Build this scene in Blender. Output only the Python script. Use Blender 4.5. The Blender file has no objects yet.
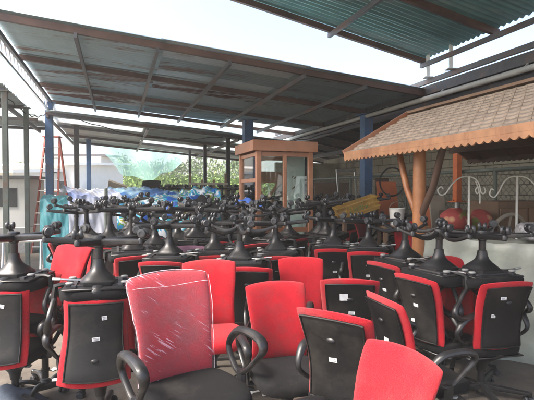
import bpy, bmesh, math, random
from mathutils import Vector, Matrix, Euler
random.seed(11)
R = math.radians
C = bpy.context.scene.collection
scene = bpy.context.scene
F = 450.0; CX = 267.0; HY = 190.0; H = 1.7          # photo focal length (px), centre column, horizon row, eye height
D1 = Vector((-.316, .949, 0)); D2 = Vector((.949, .316, 0))   # the yard's two axes
YAW = math.atan2(.316, .949)                                   # rotation of the yard

def P(px, d, z=0.0):
    return Vector(((px - CX) / F * d, d, z))

# ------------------------------------------------------------------ materials
def new_mat(name):
    m = bpy.data.materials.new(name); m.use_nodes = True
    nt = m.node_tree; return m, nt, nt.nodes['Principled BSDF']
def mat(name, col, rough=.6, metal=0., var=.15, scale=8., bump=0., bscale=60., col2=None, f2=.5, spec=None, coat=0., w2=.12, alpha=None, stretch=None, trans=0.):
    m, nt, b = new_mat(name)
    N, Lk = nt.nodes, nt.links
    tc = N.new('ShaderNodeTexCoord'); oi = N.new('ShaderNodeObjectInfo')
    mp = N.new('ShaderNodeVectorMath'); mp.operation = 'ADD'
    sc = N.new('ShaderNodeVectorMath'); sc.operation = 'SCALE'; sc.inputs['Scale'].default_value = 17.0
    cb = N.new('ShaderNodeCombineXYZ')
    for i in range(3): Lk.new(oi.outputs['Random'], cb.inputs[i])
    Lk.new(cb.outputs[0], sc.inputs[0]); Lk.new(tc.outputs['Object'], mp.inputs[0]); Lk.new(sc.outputs[0], mp.inputs[1])
    n = N.new('ShaderNodeTexNoise'); n.inputs['Scale'].default_value = scale; n.inputs['Detail'].default_value = 6; n.inputs['Roughness'].default_value = .65
    Lk.new(mp.outputs[0], n.inputs['Vector'])
    r = N.new('ShaderNodeValToRGB')
    lo = [max(0, c * (1 - var)) for c in col]; hi = [min(1, c * (1 + var)) for c in col]
    r.color_ramp.elements[0].position = .3; r.color_ramp.elements[0].color = (*lo, 1)
    r.color_ramp.elements[1].position = .7; r.color_ramp.elements[1].color = (*hi, 1)
    Lk.new(n.outputs['Fac'], r.inputs['Fac'])
    last = r.outputs['Color']
    if col2:
        n2 = N.new('ShaderNodeTexNoise'); n2.inputs['Scale'].default_value = scale * .45; n2.inputs['Detail'].default_value = 9; n2.inputs['Roughness'].default_value = .7
        if stretch:
            ms = N.new('ShaderNodeVectorMath'); ms.operation = 'MULTIPLY'; ms.inputs[1].default_value = stretch; Lk.new(mp.outputs[0], ms.inputs[0]); Lk.new(ms.outputs[0], n2.inputs['Vector'])
        else: Lk.new(mp.outputs[0], n2.inputs['Vector'])
        mr = N.new('ShaderNodeMapRange'); mr.inputs['From Min'].default_value = f2 - w2 * .5; mr.inputs['From Max'].default_value = f2 + w2
        Lk.new(n2.outputs['Fac'], mr.inputs['Value'])
        mx = N.new('ShaderNodeMix'); mx.data_type = 'RGBA'
        Lk.new(mr.outputs[0], mx.inputs['Factor']); Lk.new(last, mx.inputs['A']); mx.inputs['B'].default_value = (*col2, 1)
        last = mx.outputs['Result']
    vr = N.new('ShaderNodeMapRange'); vr.inputs['To Min'].default_value = .86; vr.inputs['To Max'].default_value = 1.12; Lk.new(oi.outputs['Random'], vr.inputs['Value'])
    vm = N.new('ShaderNodeVectorMath'); vm.operation = 'SCALE'; Lk.new(last, vm.inputs[0]); Lk.new(vr.outputs[0], vm.inputs['Scale']); last = vm.outputs[0]
    Lk.new(last, b.inputs['Base Color'])
    rr = N.new('ShaderNodeMapRange'); rr.inputs['To Min'].default_value = max(.03, rough - .1); rr.inputs['To Max'].default_value = min(1, rough + .12)
    Lk.new(n.outputs['Fac'], rr.inputs['Value']); Lk.new(rr.outputs[0], b.inputs['Roughness'])
    b.inputs['Metallic'].default_value = metal
    if spec is not None: b.inputs['Specular IOR Level'].default_value = spec
    if coat: b.inputs['Coat Weight'].default_value = coat
    if trans:
        tl = N.new('ShaderNodeBsdfTranslucent'); tl.inputs['Color'].default_value = (.8, .88, .86, 1); mxs = N.new('ShaderNodeMixShader'); mxs.inputs[0].default_value = trans
        Lk.new(b.outputs[0], mxs.inputs[1]); Lk.new(tl.outputs[0], mxs.inputs[2]); Lk.new(mxs.outputs[0], N['Material Output'].inputs['Surface'])
    if alpha is not None: b.inputs['Alpha'].default_value = alpha
    if bump:
        n3 = N.new('ShaderNodeTexNoise'); n3.inputs['Scale'].default_value = bscale; n3.inputs['Detail'].default_value = 4
        Lk.new(tc.outputs['Object'], n3.inputs['Vector'])
        bp = N.new('ShaderNodeBump'); bp.inputs['Strength'].default_value = bump; bp.inputs['Distance'].default_value = .01
        Lk.new(n3.outputs['Fac'], bp.inputs['Height']); Lk.new(bp.outputs[0], b.inputs['Normal'])
    return m

M = {}
M['red'] = mat('red_fabric', (.42, .010, .020), .92, var=.16, scale=6, bump=.7, bscale=260, spec=.15, col2=(.27, .030, .034), f2=.54)
M['red'].node_tree.nodes['Principled BSDF'].inputs['Sheen Weight'].default_value = .12
M['purple'] = mat('plum_fabric', (.10, .05, .08), .92, var=.15, scale=5, bump=.35, bscale=420, spec=.2)
M['blackfab'] = mat('black_fabric', (.009, .009, .010), .9, var=.3, scale=7, bump=.35, bscale=380, spec=.2, col2=(.028, .026, .024), f2=.58)
M['plastic'] = mat('black_plastic', (.013, .013, .014), .36, var=.25, scale=9, bump=.06, bscale=300, col2=(.05, .048, .044), f2=.60)
M['shell'] = mat('black_shell_plastic', (.006, .006, .0065), .5, var=.3, scale=6, bump=.25, bscale=500, col2=(.028, .025, .022), f2=.54, spec=.3)
M['base'] = mat('base_nylon', (.013, .013, .014), .34, var=.3, scale=9, col2=(.07, .066, .06), f2=.60, bump=.05)
M['wheel'] = mat('wheel_grey', (.032, .034, .038), .36, var=.3, scale=20, col2=(.12, .12, .115), f2=.62)
M['knob'] = mat('grey_knob', (.22, .225, .22), .5, var=.2, scale=20)
M['steel'] = mat('zinc_steel', (.42, .42, .42), .35, metal=.8, var=.2, scale=14)
M['darksteel'] = mat('dark_painted_steel', (.045, .045, .05), .5, metal=.3, var=.3, scale=10, col2=(.12, .07, .045), f2=.6)
M['sticker'] = mat('white_sticker', (.72, .73, .74), .5, var=.04, scale=20)
M['ink'] = mat('grey_ink', (.10, .10, .12), .6)
M['sheetA'] = mat('zinc_sheet', (.44, .52, .54), .45, metal=.4, var=.12, scale=1.6, col2=(.22, .15, .11), f2=.60, w2=.06, stretch=(.35, 2.2, 1))
M['sheetB'] = mat('blue_grey_sheet', (.32, .42, .45), .45, metal=.4, var=.15, scale=1.6, col2=(.20, .13, .10), f2=.57, w2=.06, stretch=(.35, 2.2, 1))
M['sheetC'] = mat('rusty_sheet', (.42, .47, .48), .55, metal=.3, var=.2, scale=2.0, col2=(.13, .055, .04), f2=.50, w2=.05, stretch=(.3, 2.4, 1))
M['sheetD'] = mat('bright_zinc_sheet', (.75, .80, .80), .3, metal=.4, var=.12, scale=1.2, col2=(.25, .24, .22), f2=.6, trans=.30)
M['teal'] = mat('green_painted_sheet', (.17, .35, .36), .4, metal=.35, var=.18, scale=1.6, col2=(.36, .46, .46), f2=.56, stretch=(.3, 2.2, 1))
M['darksheet'] = mat('old_brown_sheet', (.09, .08, .075), .6, metal=.2, var=.3, scale=1.3, col2=(.12, .06, .04), f2=.55)
M['rafter'] = mat('grey_steel_rafter', (.10, .10, .11), .5, metal=.3, var=.3, scale=3, col2=(.15, .075, .05), f2=.56)
M['brownsteel'] = mat('brown_primer_steel', (.13, .075, .06), .55, metal=.2, var=.3, scale=3, col2=(.07, .05, .045), f2=.55)
M['bluepost'] = mat('blue_painted_steel', (.05, .12, .25), .5, var=.25, scale=7, col2=(.14, .10, .08), f2=.60, stretch=(1, 1, .3))
M['greenpost'] = mat('green_grey_iron', (.11, .13, .11), .5, var=.25, scale=6, col2=(.14, .08, .05), f2=.62)
M['whitepaint'] = mat('white_painted_iron', (.70, .70, .66), .4, var=.07, scale=12, col2=(.45, .38, .30), f2=.68)
M['orangepaint'] = mat('orange_painted_steel', (.50, .13, .045), .5, var=.15, scale=5)
M['ladder'] = mat('red_brown_ladder', (.30, .07, .05), .5, var=.2)
M['alu'] = mat('aluminium', (.6, .6, .6), .35, metal=.8)
M['concrete'] = mat('yard_concrete', (.135, .115, .092), .85, var=.25, scale=1.6, bump=.5, bscale=25, col2=(.06, .05, .04), f2=.54, w2=.12)
M['wall'] = mat('old_plaster', (.34, .31, .24), .9, var=.25, scale=1.5, bump=.4, bscale=20, col2=(.17, .15, .12), f2=.55)
M['white_wall'] = mat('white_render', (.72, .71, .68), .85, var=.05, scale=2, col2=(.5, .48, .44), f2=.68)
M['grass'] = mat('dry_earth', (.26, .22, .16), .95, var=.2, scale=.8, col2=(.08, .12, .04), f2=.55, bump=.4, bscale=8)
M['leaf'] = mat('leaf_green', (.14, .22, .05), .6, var=.45, scale=1.2)
M['leaf2'] = mat('leaf_dark', (.09, .15, .05), .6, var=.45, scale=1.2)
M['bark'] = mat('bark', (.12, .09, .06), .9, var=.3, scale=8)
M['wood'] = mat('orange_varnished_wood', (.44, .20, .11), .42, var=.2, scale=3, col2=(.38, .14, .06), f2=.55)
M['woodlog'] = mat('varnished_log', (.37, .155, .06), .42, var=.2, scale=4, col2=(.24, .08, .025), f2=.55, bump=.2, bscale=15)
M['fascia'] = mat('varnished_fascia', (.37, .185, .09), .5, var=.22, scale=9, col2=(.24, .10, .05), f2=.55, stretch=(1, 1, .3))
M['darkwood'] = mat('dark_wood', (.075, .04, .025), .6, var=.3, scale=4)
M['boardwood'] = mat('brown_board', (.20, .12, .07), .6, var=.25, scale=4)
M['palewood'] = mat('pale_board', (.38, .33, .26), .7, var=.15, scale=4)
M['yellow'] = mat('yellow_plastic', (.36, .21, .04), .6, var=.2, scale=6, col2=(.20, .13, .05), f2=.55)
M['green_ink'] = mat('green_ink', (.05, .20, .06), .6)
M['redpaint'] = mat('red_painted_sheet', (.45, .07, .05), .55, var=.12, scale=2)
M['carwhite'] = mat('white_car_paint', (.75, .75, .75), .25, var=.02, coat=.5)
M['carsilver'] = mat('silver_car_paint', (.5, .51, .52), .25, metal=.4, var=.02, coat=.5)
M['dkglass'] = mat('dark_glass', (.03, .035, .04), .08, var=.1)
M['tyre'] = mat('tyre_rubber', (.02, .02, .02), .85)
M['tarpteal'] = mat('teal_tarp', (.12, .48, .50), .35, var=.2, scale=2.5, bump=.3, bscale=8, col2=(.5, .72, .74), f2=.60)
M['tarpwhite'] = mat('white_tarp', (.68, .70, .76), .4, var=.12, scale=3, bump=.4, bscale=8, col2=(.14, .22, .50), f2=.57)
M['tarpblue'] = mat('blue_tarp', (.06, .18, .46), .35, var=.3, scale=4, bump=.3, bscale=8, col2=(.45, .66, .72), f2=.48)
M['cover'] = mat('grey_green_cover', (.36, .39, .34), .4, var=.16, scale=2.6, bump=.8, bscale=9, col2=(.33, .34, .30), f2=.56)
M['speckle'] = mat('speckled_foam', (.28, .28, .29), .9, var=.6, scale=45)
M['denim'] = mat('denim_cloth', (.07, .09, .12), .9, var=.3, scale=12, bump=.4, bscale=200)
M['bluecloth'] = mat('blue_cloth', (.03, .10, .40), .7, var=.2)
M['floral'] = None
M['chain'] = mat('galvanised_wire', (.24, .24, .22), .5, metal=.5, var=.2)
M['skyband'] = None

# floral red cloth
def floral():
    m, nt, b = new_mat('red_floral_cloth'); N, Lk = nt.nodes, nt.links
    tc = N.new('ShaderNodeTexCoord'); v = N.new('ShaderNodeTexVoronoi'); v.inputs['Scale'].default_value = 8
    n = N.new('ShaderNodeTexNoise'); n.inputs['Scale'].default_value = 6; n.inputs['Detail'].default_value = 3
    Lk.new(tc.outputs['Object'], v.inputs['Vector']); Lk.new(tc.outputs['Object'], n.inputs['Vector'])
    r = N.new('ShaderNodeValToRGB'); e = r.color_ramp.elements
    e[0].position = 0; e[0].color = (.55, .36, .18, 1); e[1].position = .55; e[1].color = (.32, .05, .04, 1)
    k = e.new(.25); k.color = (.48, .20, .12, 1)
    k = e.new(.38); k.color = (.32, .04, .04, 1)
    Lk.new(v.outputs['Distance'], r.inputs['Fac'])
    r2 = N.new('ShaderNodeValToRGB'); r2.color_ramp.elements[0].position = .56; r2.color_ramp.elements[1].position = .62
    Lk.new(n.outputs['Fac'], r2.inputs['Fac'])
    mx = N.new('ShaderNodeMix'); mx.data_type = 'RGBA'; mx.inputs['B'].default_value = (.14, .16, .03, 1)
    Lk.new(r2.outputs['Color'], mx.inputs['Factor']); Lk.new(r.outputs['Color'], mx.inputs['A']); Lk.new(mx.outputs['Result'], b.inputs['Base Color'])
    b.inputs['Roughness'].default_value = .75
    return m
M['floral'] = floral()

# printed vinyl banner: blue/white/green blotches
def banner():
    m, nt, b = new_mat('printed_banner'); N, Lk = nt.nodes, nt.links
    tc = N.new('ShaderNodeTexCoord'); n = N.new('ShaderNodeTexNoise'); n.inputs['Scale'].default_value = 3.2; n.inputs['Detail'].default_value = 2.5; n.inputs['Distortion'].default_value = .8
    Lk.new(tc.outputs['Object'], n.inputs['Vector'])
    r = N.new('ShaderNodeValToRGB'); r.color_ramp.interpolation = 'CONSTANT'; e = r.color_ramp.elements
    e[0].position = 0; e[0].color = (.02, .10, .42, 1); e[1].position = .40; e[1].color = (.03, .38, .50, 1)
    for p, c in ((.47, (.70, .74, .78)), (.53, (.04, .30, .55)), (.58, (.16, .36, .05)), (.62, (.75, .76, .78)), (.68, (.45, .45, .05))):
        k = e.new(p); k.color = (*c, 1)
    Lk.new(n.outputs['Fac'], r.inputs['Fac']); Lk.new(r.outputs['Color'], b.inputs['Base Color']); b.inputs['Roughness'].default_value = .32
    return m
M['banner'] = banner()

def glass(name, col=(.85, .93, .92), fac=.12, rough=.03):
    m, nt, b = new_mat(name); N, Lk = nt.nodes, nt.links
    N.remove(b); out = N['Material Output']
    t = N.new('ShaderNodeBsdfTransparent'); t.inputs['Color'].default_value = (*col, 1)
    g = N.new('ShaderNodeBsdfGlossy'); g.inputs['Roughness'].default_value = rough; g.inputs['Color'].default_value = (.9, .9, .9, 1)
    mx = N.new('ShaderNodeMixShader'); fr = N.new('ShaderNodeFresnel'); fr.inputs['IOR'].default_value = 1.5
    ad = N.new('ShaderNodeMath'); ad.operation = 'ADD'; ad.inputs[1].default_value = fac; Lk.new(fr.outputs[0], ad.inputs[0])
    Lk.new(ad.outputs[0], mx.inputs[0]); Lk.new(t.outputs[0], mx.inputs[1]); Lk.new(g.outputs[0], mx.inputs[2]); Lk.new(mx.outputs[0], out.inputs['Surface'])
    return m
M['glass'] = glass('booth_glass', fac=.08)

def shade_net():
    m, nt, b = new_mat('aqua_shade_net'); N, Lk = nt.nodes, nt.links; N.remove(b); out = N['Material Output']
    t = N.new('ShaderNodeBsdfTransparent'); t.inputs['Color'].default_value = (.9, 1, .97, 1)
    d = N.new('ShaderNodeBsdfDiffuse'); d.inputs['Color'].default_value = (.45, .78, .72, 1)
    tr = N.new('ShaderNodeBsdfTranslucent'); tr.inputs['Color'].default_value = (.5, .85, .78, 1)
    m1 = N.new('ShaderNodeMixShader'); m1.inputs[0].default_value = .6; Lk.new(d.outputs[0], m1.inputs[1]); Lk.new(tr.outputs[0], m1.inputs[2])
    m2 = N.new('ShaderNodeMixShader'); m2.inputs[0].default_value = .42; Lk.new(t.outputs[0], m2.inputs[1]); Lk.new(m1.outputs[0], m2.inputs[2]); Lk.new(m2.outputs[0], out.inputs['Surface'])
    return m
M['net'] = shade_net()

def wrap_film():
    # clear stretch film: mostly see-through, streaks where the film is creased
    m, nt, b = new_mat('clear_stretch_film'); N, Lk = nt.nodes, nt.links; N.remove(b); out = N['Material Output']
    tc = N.new('ShaderNodeTexCoord'); mp = N.new('ShaderNodeMapping'); mp.inputs['Rotation'].default_value = (0, R(38), 0); mp2 = N.new('ShaderNodeMapping'); mp2.inputs['Scale'].default_value = (9, 9, 110)
    mp.vector_type = 'POINT'
    n = N.new('ShaderNodeTexNoise'); n.inputs['Scale'].default_value = 1.0; n.inputs['Detail'].default_value = 4; n.inputs['Roughness'].default_value = .6; n.inputs['Distortion'].default_value = .5
    Lk.new(tc.outputs['Object'], mp.inputs[0]); Lk.new(mp.outputs[0], mp2.inputs[0]); Lk.new(mp2.outputs[0], n.inputs['Vector'])
    n2 = N.new('ShaderNodeTexNoise'); n2.inputs['Scale'].default_value = 5; n2.inputs['Detail'].default_value = 2; Lk.new(tc.outputs['Object'], n2.inputs['Vector'])
    r1 = N.new('ShaderNodeMapRange'); r1.inputs['From Min'].default_value = .57; r1.inputs['From Max'].default_value = .62; Lk.new(n.outputs['Fac'], r1.inputs['Value'])
    r2 = N.new('ShaderNodeMapRange'); r2.inputs['From Min'].default_value = .50; r2.inputs['From Max'].default_value = .60; Lk.new(n2.outputs['Fac'], r2.inputs['Value'])
    mu = N.new('ShaderNodeMath'); mu.operation = 'MULTIPLY'; Lk.new(r1.outputs[0], mu.inputs[0]); Lk.new(r2.outputs[0], mu.inputs[1])
    ma = N.new('ShaderNodeMath'); ma.operation = 'MULTIPLY_ADD'; ma.inputs[1].default_value = .58; ma.inputs[2].default_value = .06; Lk.new(mu.outputs[0], ma.inputs[0])
    t = N.new('ShaderNodeBsdfTransparent')
    p = N.new('ShaderNodeBsdfPrincipled'); p.inputs['Base Color'].default_value = (.98, .55, .66, 1); p.inputs['Roughness'].default_value = .22
    bp = N.new('ShaderNodeBump'); bp.inputs['Strength'].default_value = .6; bp.inputs['Distance'].default_value = .01; Lk.new(n.outputs['Fac'], bp.inputs['Height']); Lk.new(bp.outputs[0], p.inputs['Normal'])
    mx = N.new('ShaderNodeMixShader'); Lk.new(ma.outputs[0], mx.inputs[0]); Lk.new(t.outputs[0], mx.inputs[1]); Lk.new(p.outputs[0], mx.inputs[2])
    g = N.new('ShaderNodeBsdfGlossy'); g.inputs['Roughness'].default_value = .12; Lk.new(bp.outputs[0], g.inputs['Normal'])
    m3 = N.new('ShaderNodeMixShader'); m3.inputs[0].default_value = .03; Lk.new(mx.outputs[0], m3.inputs[1]); Lk.new(g.outputs[0], m3.inputs[2])
    Lk.new(m3.outputs[0], out.inputs['Surface'])
    return m
M['film'] = wrap_film()

def tile_mat():
    m, nt, b = new_mat('roof_shingle'); N, Lk = nt.nodes, nt.links
    a = N.new('ShaderNodeVertexColor'); a.layer_name = 'tone'
    n = N.new('ShaderNodeTexNoise'); n.inputs['Scale'].default_value = 30; n.inputs['Detail'].default_value = 5
    tc = N.new('ShaderNodeTexCoord'); Lk.new(tc.outputs['Object'], n.inputs['Vector'])
    r = N.new('ShaderNodeMapRange'); r.inputs['To Min'].default_value = .85; r.inputs['To Max'].default_value = 1.1; Lk.new(n.outputs['Fac'], r.inputs['Value'])
    mx = N.new('ShaderNodeVectorMath'); mx.operation = 'SCALE'; Lk.new(a.outputs['Color'], mx.inputs[0]); Lk.new(r.outputs[0], mx.inputs['Scale'])
    Lk.new(mx.outputs[0], b.inputs['Base Color']); b.inputs['Roughness'].default_value = .85
    return m
M['tile'] = tile_mat()

# ------------------------------------------------------------------ mesh helpers
class MB:
    def __init__(s): s.v = []; s.f = []; s.mi = []
    def add(s, vs, fs, mi=0):
        o = len(s.v); s.v += [tuple(v) for v in vs]; s.f += [tuple(i + o for i in f) for f in fs]; s.mi += [mi] * len(fs)
    def box(s, c, d, rot=None, mi=0, bev=0.0):
        c = Vector(c); hx, hy, hz = d[0] / 2, d[1] / 2, d[2] / 2
        if bev:
            b = min(bev, hx * .9, hy * .9, hz * .9)
            rings = []
            for z, sft in ((-hz, b), (-hz + b, 0), (hz - b, 0), (hz, b)):
                rings.append([(-hx + sft + (b if sft == 0 else 0), -hy + sft, z), (hx - sft - (b if sft == 0 else 0), -hy + sft, z), (hx - sft, -hy + sft + (b if sft == 0 else 0), z), (hx - sft, hy - sft - (b if sft == 0 else 0), z),
                              (hx - sft - (b if sft == 0 else 0), hy - sft, z), (-hx + sft + (b if sft == 0 else 0), hy - sft, z), (-hx + sft, hy - sft - (b if sft == 0 else 0), z), (-hx + sft, -hy + sft + (b if sft == 0 else 0), z)])
            vs = [Vector(p) for r_ in rings for p in r_]
            fs = []
            for k in range(3):
                for i in range(8): j = (i + 1) % 8; fs.append((k * 8 + i, k * 8 + j, k * 8 + 8 + j, k * 8 + 8 + i))
            fs.append(tuple(range(7, -1, -1))); fs.append(tuple(range(24, 32)))
        else:
            vs = [Vector((x, y, z)) for z in (-hz, hz) for x, y in ((-hx, -hy), (hx, -hy), (hx, hy), (-hx, hy))]
            fs = [(3, 2, 1, 0), (4, 5, 6, 7), (0, 1, 5, 4), (1, 2, 6, 5), (2, 3, 7, 6), (3, 0, 4, 7)]
        if rot is not None:
            if not isinstance(rot, Matrix): rot = Euler(rot).to_matrix()
            vs = [rot @ v for v in vs]
        s.add([v + c for v in vs], fs, mi); return s
    def bar(s, a, b, w, h, mi=0, up=Vector((0, 0, 1))):
        a = Vector(a); b = Vector(b); t = (b - a); L = t.length; t.normalize()
        x = t.cross(up)
        if x.length < 1e-4: x = Vector((1, 0, 0))
        x.normalize(); z = x.cross(t)
        m = Matrix((x, t, z)).transposed()
        return s.box((a + b) / 2, (w, L, h), m, mi)
    def tube(s, pts, r, n=8, mi=0, closed=False, flat=1.0, ref=None):
        pts = [Vector(p) for p in pts]; k = len(pts)
        rs = r if isinstance(r, (list, tuple)) else [r] * k
        vs = []; px = None
        for i, p in enumerate(pts):
            if closed: t = pts[(i + 1) % k] - pts[i - 1]
            else: t = pts[min(i + 1, k - 1)] - pts[max(i - 1, 0)]
            t.normalize()
            if ref is not None: x = Vector(ref) - t * t.dot(Vector(ref)); x.normalize()
            elif px is None:
                x = t.orthogonal().normalized()
            else:
                x = px - t * t.dot(px); x.normalize()
            px = x; y = t.cross(x)
            for q in range(n):
                a = 2 * math.pi * q / n
                vs.append(p + x * math.cos(a) * rs[i] * flat + y * math.sin(a) * rs[i])
        fs = []
        for i in range(k if closed else k - 1):
            i2 = (i + 1) % k
            for q in range(n):
                q2 = (q + 1) % n; fs.append((i * n + q, i * n + q2, i2 * n + q2, i2 * n + q))
        if not closed:
            fs.append(tuple(range(n - 1, -1, -1))); fs.append(tuple((k - 1) * n + q for q in range(n)))
        s.add(vs, fs, mi); return s
    def loft(s, rings, mi=0, cap=True):
        n = len(rings[0]); vs = [p for r_ in rings for p in r_]; fs = []
        for i in range(len(rings) - 1):
            for q in range(n): q2 = (q + 1) % n; fs.append((i * n + q, i * n + q2, (i + 1) * n + q2, (i + 1) * n + q))
        if cap: fs.append(tuple(range(n - 1, -1, -1))); fs.append(tuple((len(rings) - 1) * n + q for q in range(n)))
        s.add(vs, fs, mi); return s
    def lathe(s, prof, n=20, mi=0, c=(0, 0, 0), axis='z'):
        rings = []
        for r_, z in prof:
            ring = []
            for q in range(n):
                a = 2 * math.pi * q / n; x, y = r_ * math.cos(a), r_ * math.sin(a)
                p = (x, y, z) if axis == 'z' else ((z, x, y) if axis == 'x' else (y, z, x))
                ring.append((p[0] + c[0], p[1] + c[1], p[2] + c[2]))
            rings.append(ring)
        return s.loft(rings, mi)
    def grid(s, fn, nu, nv, mi=0):
        vs = [fn(i / nu, j / nv) for j in range(nv + 1) for i in range(nu + 1)]
        fs = [(j * (nu + 1) + i, j * (nu + 1) + i + 1, (j + 1) * (nu + 1) + i + 1, (j + 1) * (nu + 1) + i) for j in range(nv) for i in range(nu)]
        s.add(vs, fs, mi); return s
    def mesh(s, name, mats, smooth=True, fix=True):
        me = bpy.data.meshes.new(name); me.from_pydata([tuple(v) for v in s.v], [], s.f)
        if not isinstance(mats, (list, tuple)): mats = [mats]
        for m in mats: me.materials.append(m)
        me.polygons.foreach_set('material_index', s.mi)
        if fix:
            bm = bmesh.new(); bm.from_mesh(me); bmesh.ops.recalc_face_normals(bm, faces=bm.faces); bm.to_mesh(me); bm.free()
        if smooth:
            me.polygons.foreach_set('use_smooth', [True] * len(me.polygons)); me.set_sharp_from_angle(angle=R(38))
        me.update(); return me
    def build(s, name, mats, parent=None, smooth=True, loc=None, fix=True):
        return link(name, s.mesh(name, mats, smooth, fix), parent, loc)

def link(name, me, parent=None, loc=None):
    o = bpy.data.objects.new(name, me); C.objects.link(o)
    if parent: o.parent = parent
    if loc is not None: o.location = loc
    return o
def tag(o, label, cat, group=None):
    if len(label.split()) > 16: print('LONG', label)
    o['label'] = label; o['category'] = cat
    if group: o['group'] = group
    return o
def thing(name, label, cat, loc=(0, 0, 0), rz=0., group=None):
    o = bpy.data.objects.new(name, None); C.objects.link(o); o.location = loc; o.rotation_euler = (0, 0, rz); o.empty_display_size = .1
    return tag(o, label, cat, group)
def kids(o): return [c for c in bpy.data.objects if c.parent == o]
def spline(pts, n=6, closed=False):
    pts = [Vector(p) for p in pts]; k = len(pts); out = []
    seg = k if closed else k - 1
    for i in range(seg):
        if closed: p0, p1, p2, p3 = pts[i - 1], pts[i], pts[(i + 1) % k], pts[(i + 2) % k]
        else: p0, p1, p2, p3 = pts[max(i - 1, 0)], pts[i], pts[i + 1], pts[min(i + 2, k - 1)]
        for j in range(n):
            t = j / n
            out.append(.5 * ((2 * p1) + (-p0 + p2) * t + (2 * p0 - 5 * p1 + 4 * p2 - p3) * t * t + (-p0 + 3 * p1 - 3 * p2 + p3) * t ** 3))
    if not closed: out.append(pts[-1])
    return out

# ------------------------------------------------------------------ office chair meshes (facing +Y, floor z=0)
def sup(hx, hy, n, cy=0, z=0, e=4.0):
    out = []
    for q in range(n):
        a = 2 * math.pi * q / n; c, s_ = math.cos(a), math.sin(a)
        k = (abs(c) ** e + abs(s_) ** e) ** (-1 / e)
        out.append((hx * c * k, cy + hy * s_ * k, z))
    return out
def seat_mesh(m, name):
    b = MB(); rings = []
    for sc, z in ((.90, .412), (.97, .418), (1., .435), (1., .458), (.975, .474), (.92, .484), (.80, .489), (.5, .487), (.2, .484)):
        r_ = []
        for x, y, _ in sup(.25 * sc, .245 * sc, 36, .02, 0, 3.6):
            zz = z - (.03 * max(0, (y - .10) / .17) ** 2) + .012 * (abs(x) / .25) ** 2 * (1 if z > .46 else 0)
            r_.append((x, y, zz))
        rings.append(r_)
    b.loft(rings); return b.mesh(name, m)
ZB0, ZB1 = .468, .998
def backpt(u, v, off=0.0, sw=1.0):
    # u -1..1 across, v -1..1 up (0 mid); off = along y
    t = max(0.0, (v + 1) / 2)
    w = .200 + .012 * (1 - t) ** 2 + .034 * t ** 1.6
    w -= .008 * math.sin(math.pi * min(1, t * 1.4)) * (1 if t < .714 else 0)
    x = w * sw * u * math.sqrt(1 - .05 * abs(v) ** 12)
    zc = (ZB0 + ZB1) / 2; h = (ZB1 - ZB0) / 2
    z = zc + h * v * math.sqrt(1 - .04 * abs(u) ** 12) + (.020 * (1 - u * u) * max(0, v))
    y = -.215 + .022 * math.sin(math.pi * t * .9) - .115 * t ** 1.7 + .038 * u * u + off
    return Vector((x, y, z))
def back_mesh(m, name, T=.030, grow=1.0, gz=0.0):
    b = MB(); n = 22
    def mp(s_):  # denser at the edges
        a = -1 + 2 * s_; return math.copysign(1 - (1 - abs(a)) ** 1.7, a)
    def th(u, v): return T * (max(0, 1 - abs(u) ** 7) ** .5) * (max(0, 1 - abs(v) ** 7) ** .5)
    b.grid(lambda s_, t_: backpt(mp(s_) * grow, mp(t_) * (1 + gz), th(mp(s_), mp(t_))), n, n)
    b.grid(lambda s_, t_: backpt(mp(s_) * grow, mp(t_) * (1 + gz), -th(mp(s_), mp(t_)) * .85), n, n)
    me = b.mesh(name, m); bm = bmesh.new(); bm.from_mesh(me); bmesh.ops.remove_doubles(bm, verts=bm.verts, dist=.0006); bmesh.ops.recalc_face_normals(bm, faces=bm.faces); bm.to_mesh(me); bm.free()
    me.polygons.foreach_set('use_smooth', [True] * len(me.polygons)); return me
def shell_mesh():
    b = MB(); n = 16
    def e(a): return a
    def th(u, v): return .011 * (max(0, 1 - abs(u) ** 10) ** .5) * (max(0, 1 - abs(v) ** 10) ** .5)
    f = lambda o: (lambda s_, t_: backpt((-1 + 2 * s_) * .84, -.93 + 1.80 * t_, -.031 + o * th(-1 + 2 * s_, -1 + 2 * t_) ))
    b.grid(f(.3), n, n); b.grid(f(-1), n, n)
    # raised rib round the edge
    edge = []
    for k in range(20): edge.append(backpt(-.82 + 1.64 * k / 20, .85, -.038))
    for k in range(20): edge.append(backpt(.82, .85 - 1.76 * k / 20, -.038))
    for k in range(20): edge.append(backpt(.82 - 1.64 * k / 20, -.91, -.038))
    for k in range(20): edge.append(backpt(-.82, -.91 + 1.76 * k / 20, -.038))
    b.tube(edge, .005, 6, closed=True)
    me = b.mesh('back_shell', M['shell']); return me
def arm_mesh(sx):
    b = MB()
    ring = spline([(0, -.15, .600), (0, -.085, .690), (0, .0, .712), (0, .09, .710), (0, .155, .690), (0, .165, .645), (0, .10, .575), (0, .045, .520), (0, -.01, .495), (0, -.07, .515)], 6, True)
    pts = []
    for p in ring:
        q = p.copy(); q.x = sx * (.285 + .03 * (p.z - .5) / .2); pts.append(q)
    rs = [.0135 + .008 * max(0, min(1, (p.z - .60) / .09)) for p in pts]
    b.tube(pts, rs, 10, closed=True, ref=(1, 0, 0), flat=1.35)
    b.tube([(sx * .287, .0, .51), (sx * .285, .0, .46), (sx * .278, 0, .405), (sx * .24, 0, .396), (sx * .13, 0, .396)], [.02, .022, .02, .016, .014], 8, ref=(0, 1, 0), flat=1.5)
    return b.mesh('armrest', M['plastic'])
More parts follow.
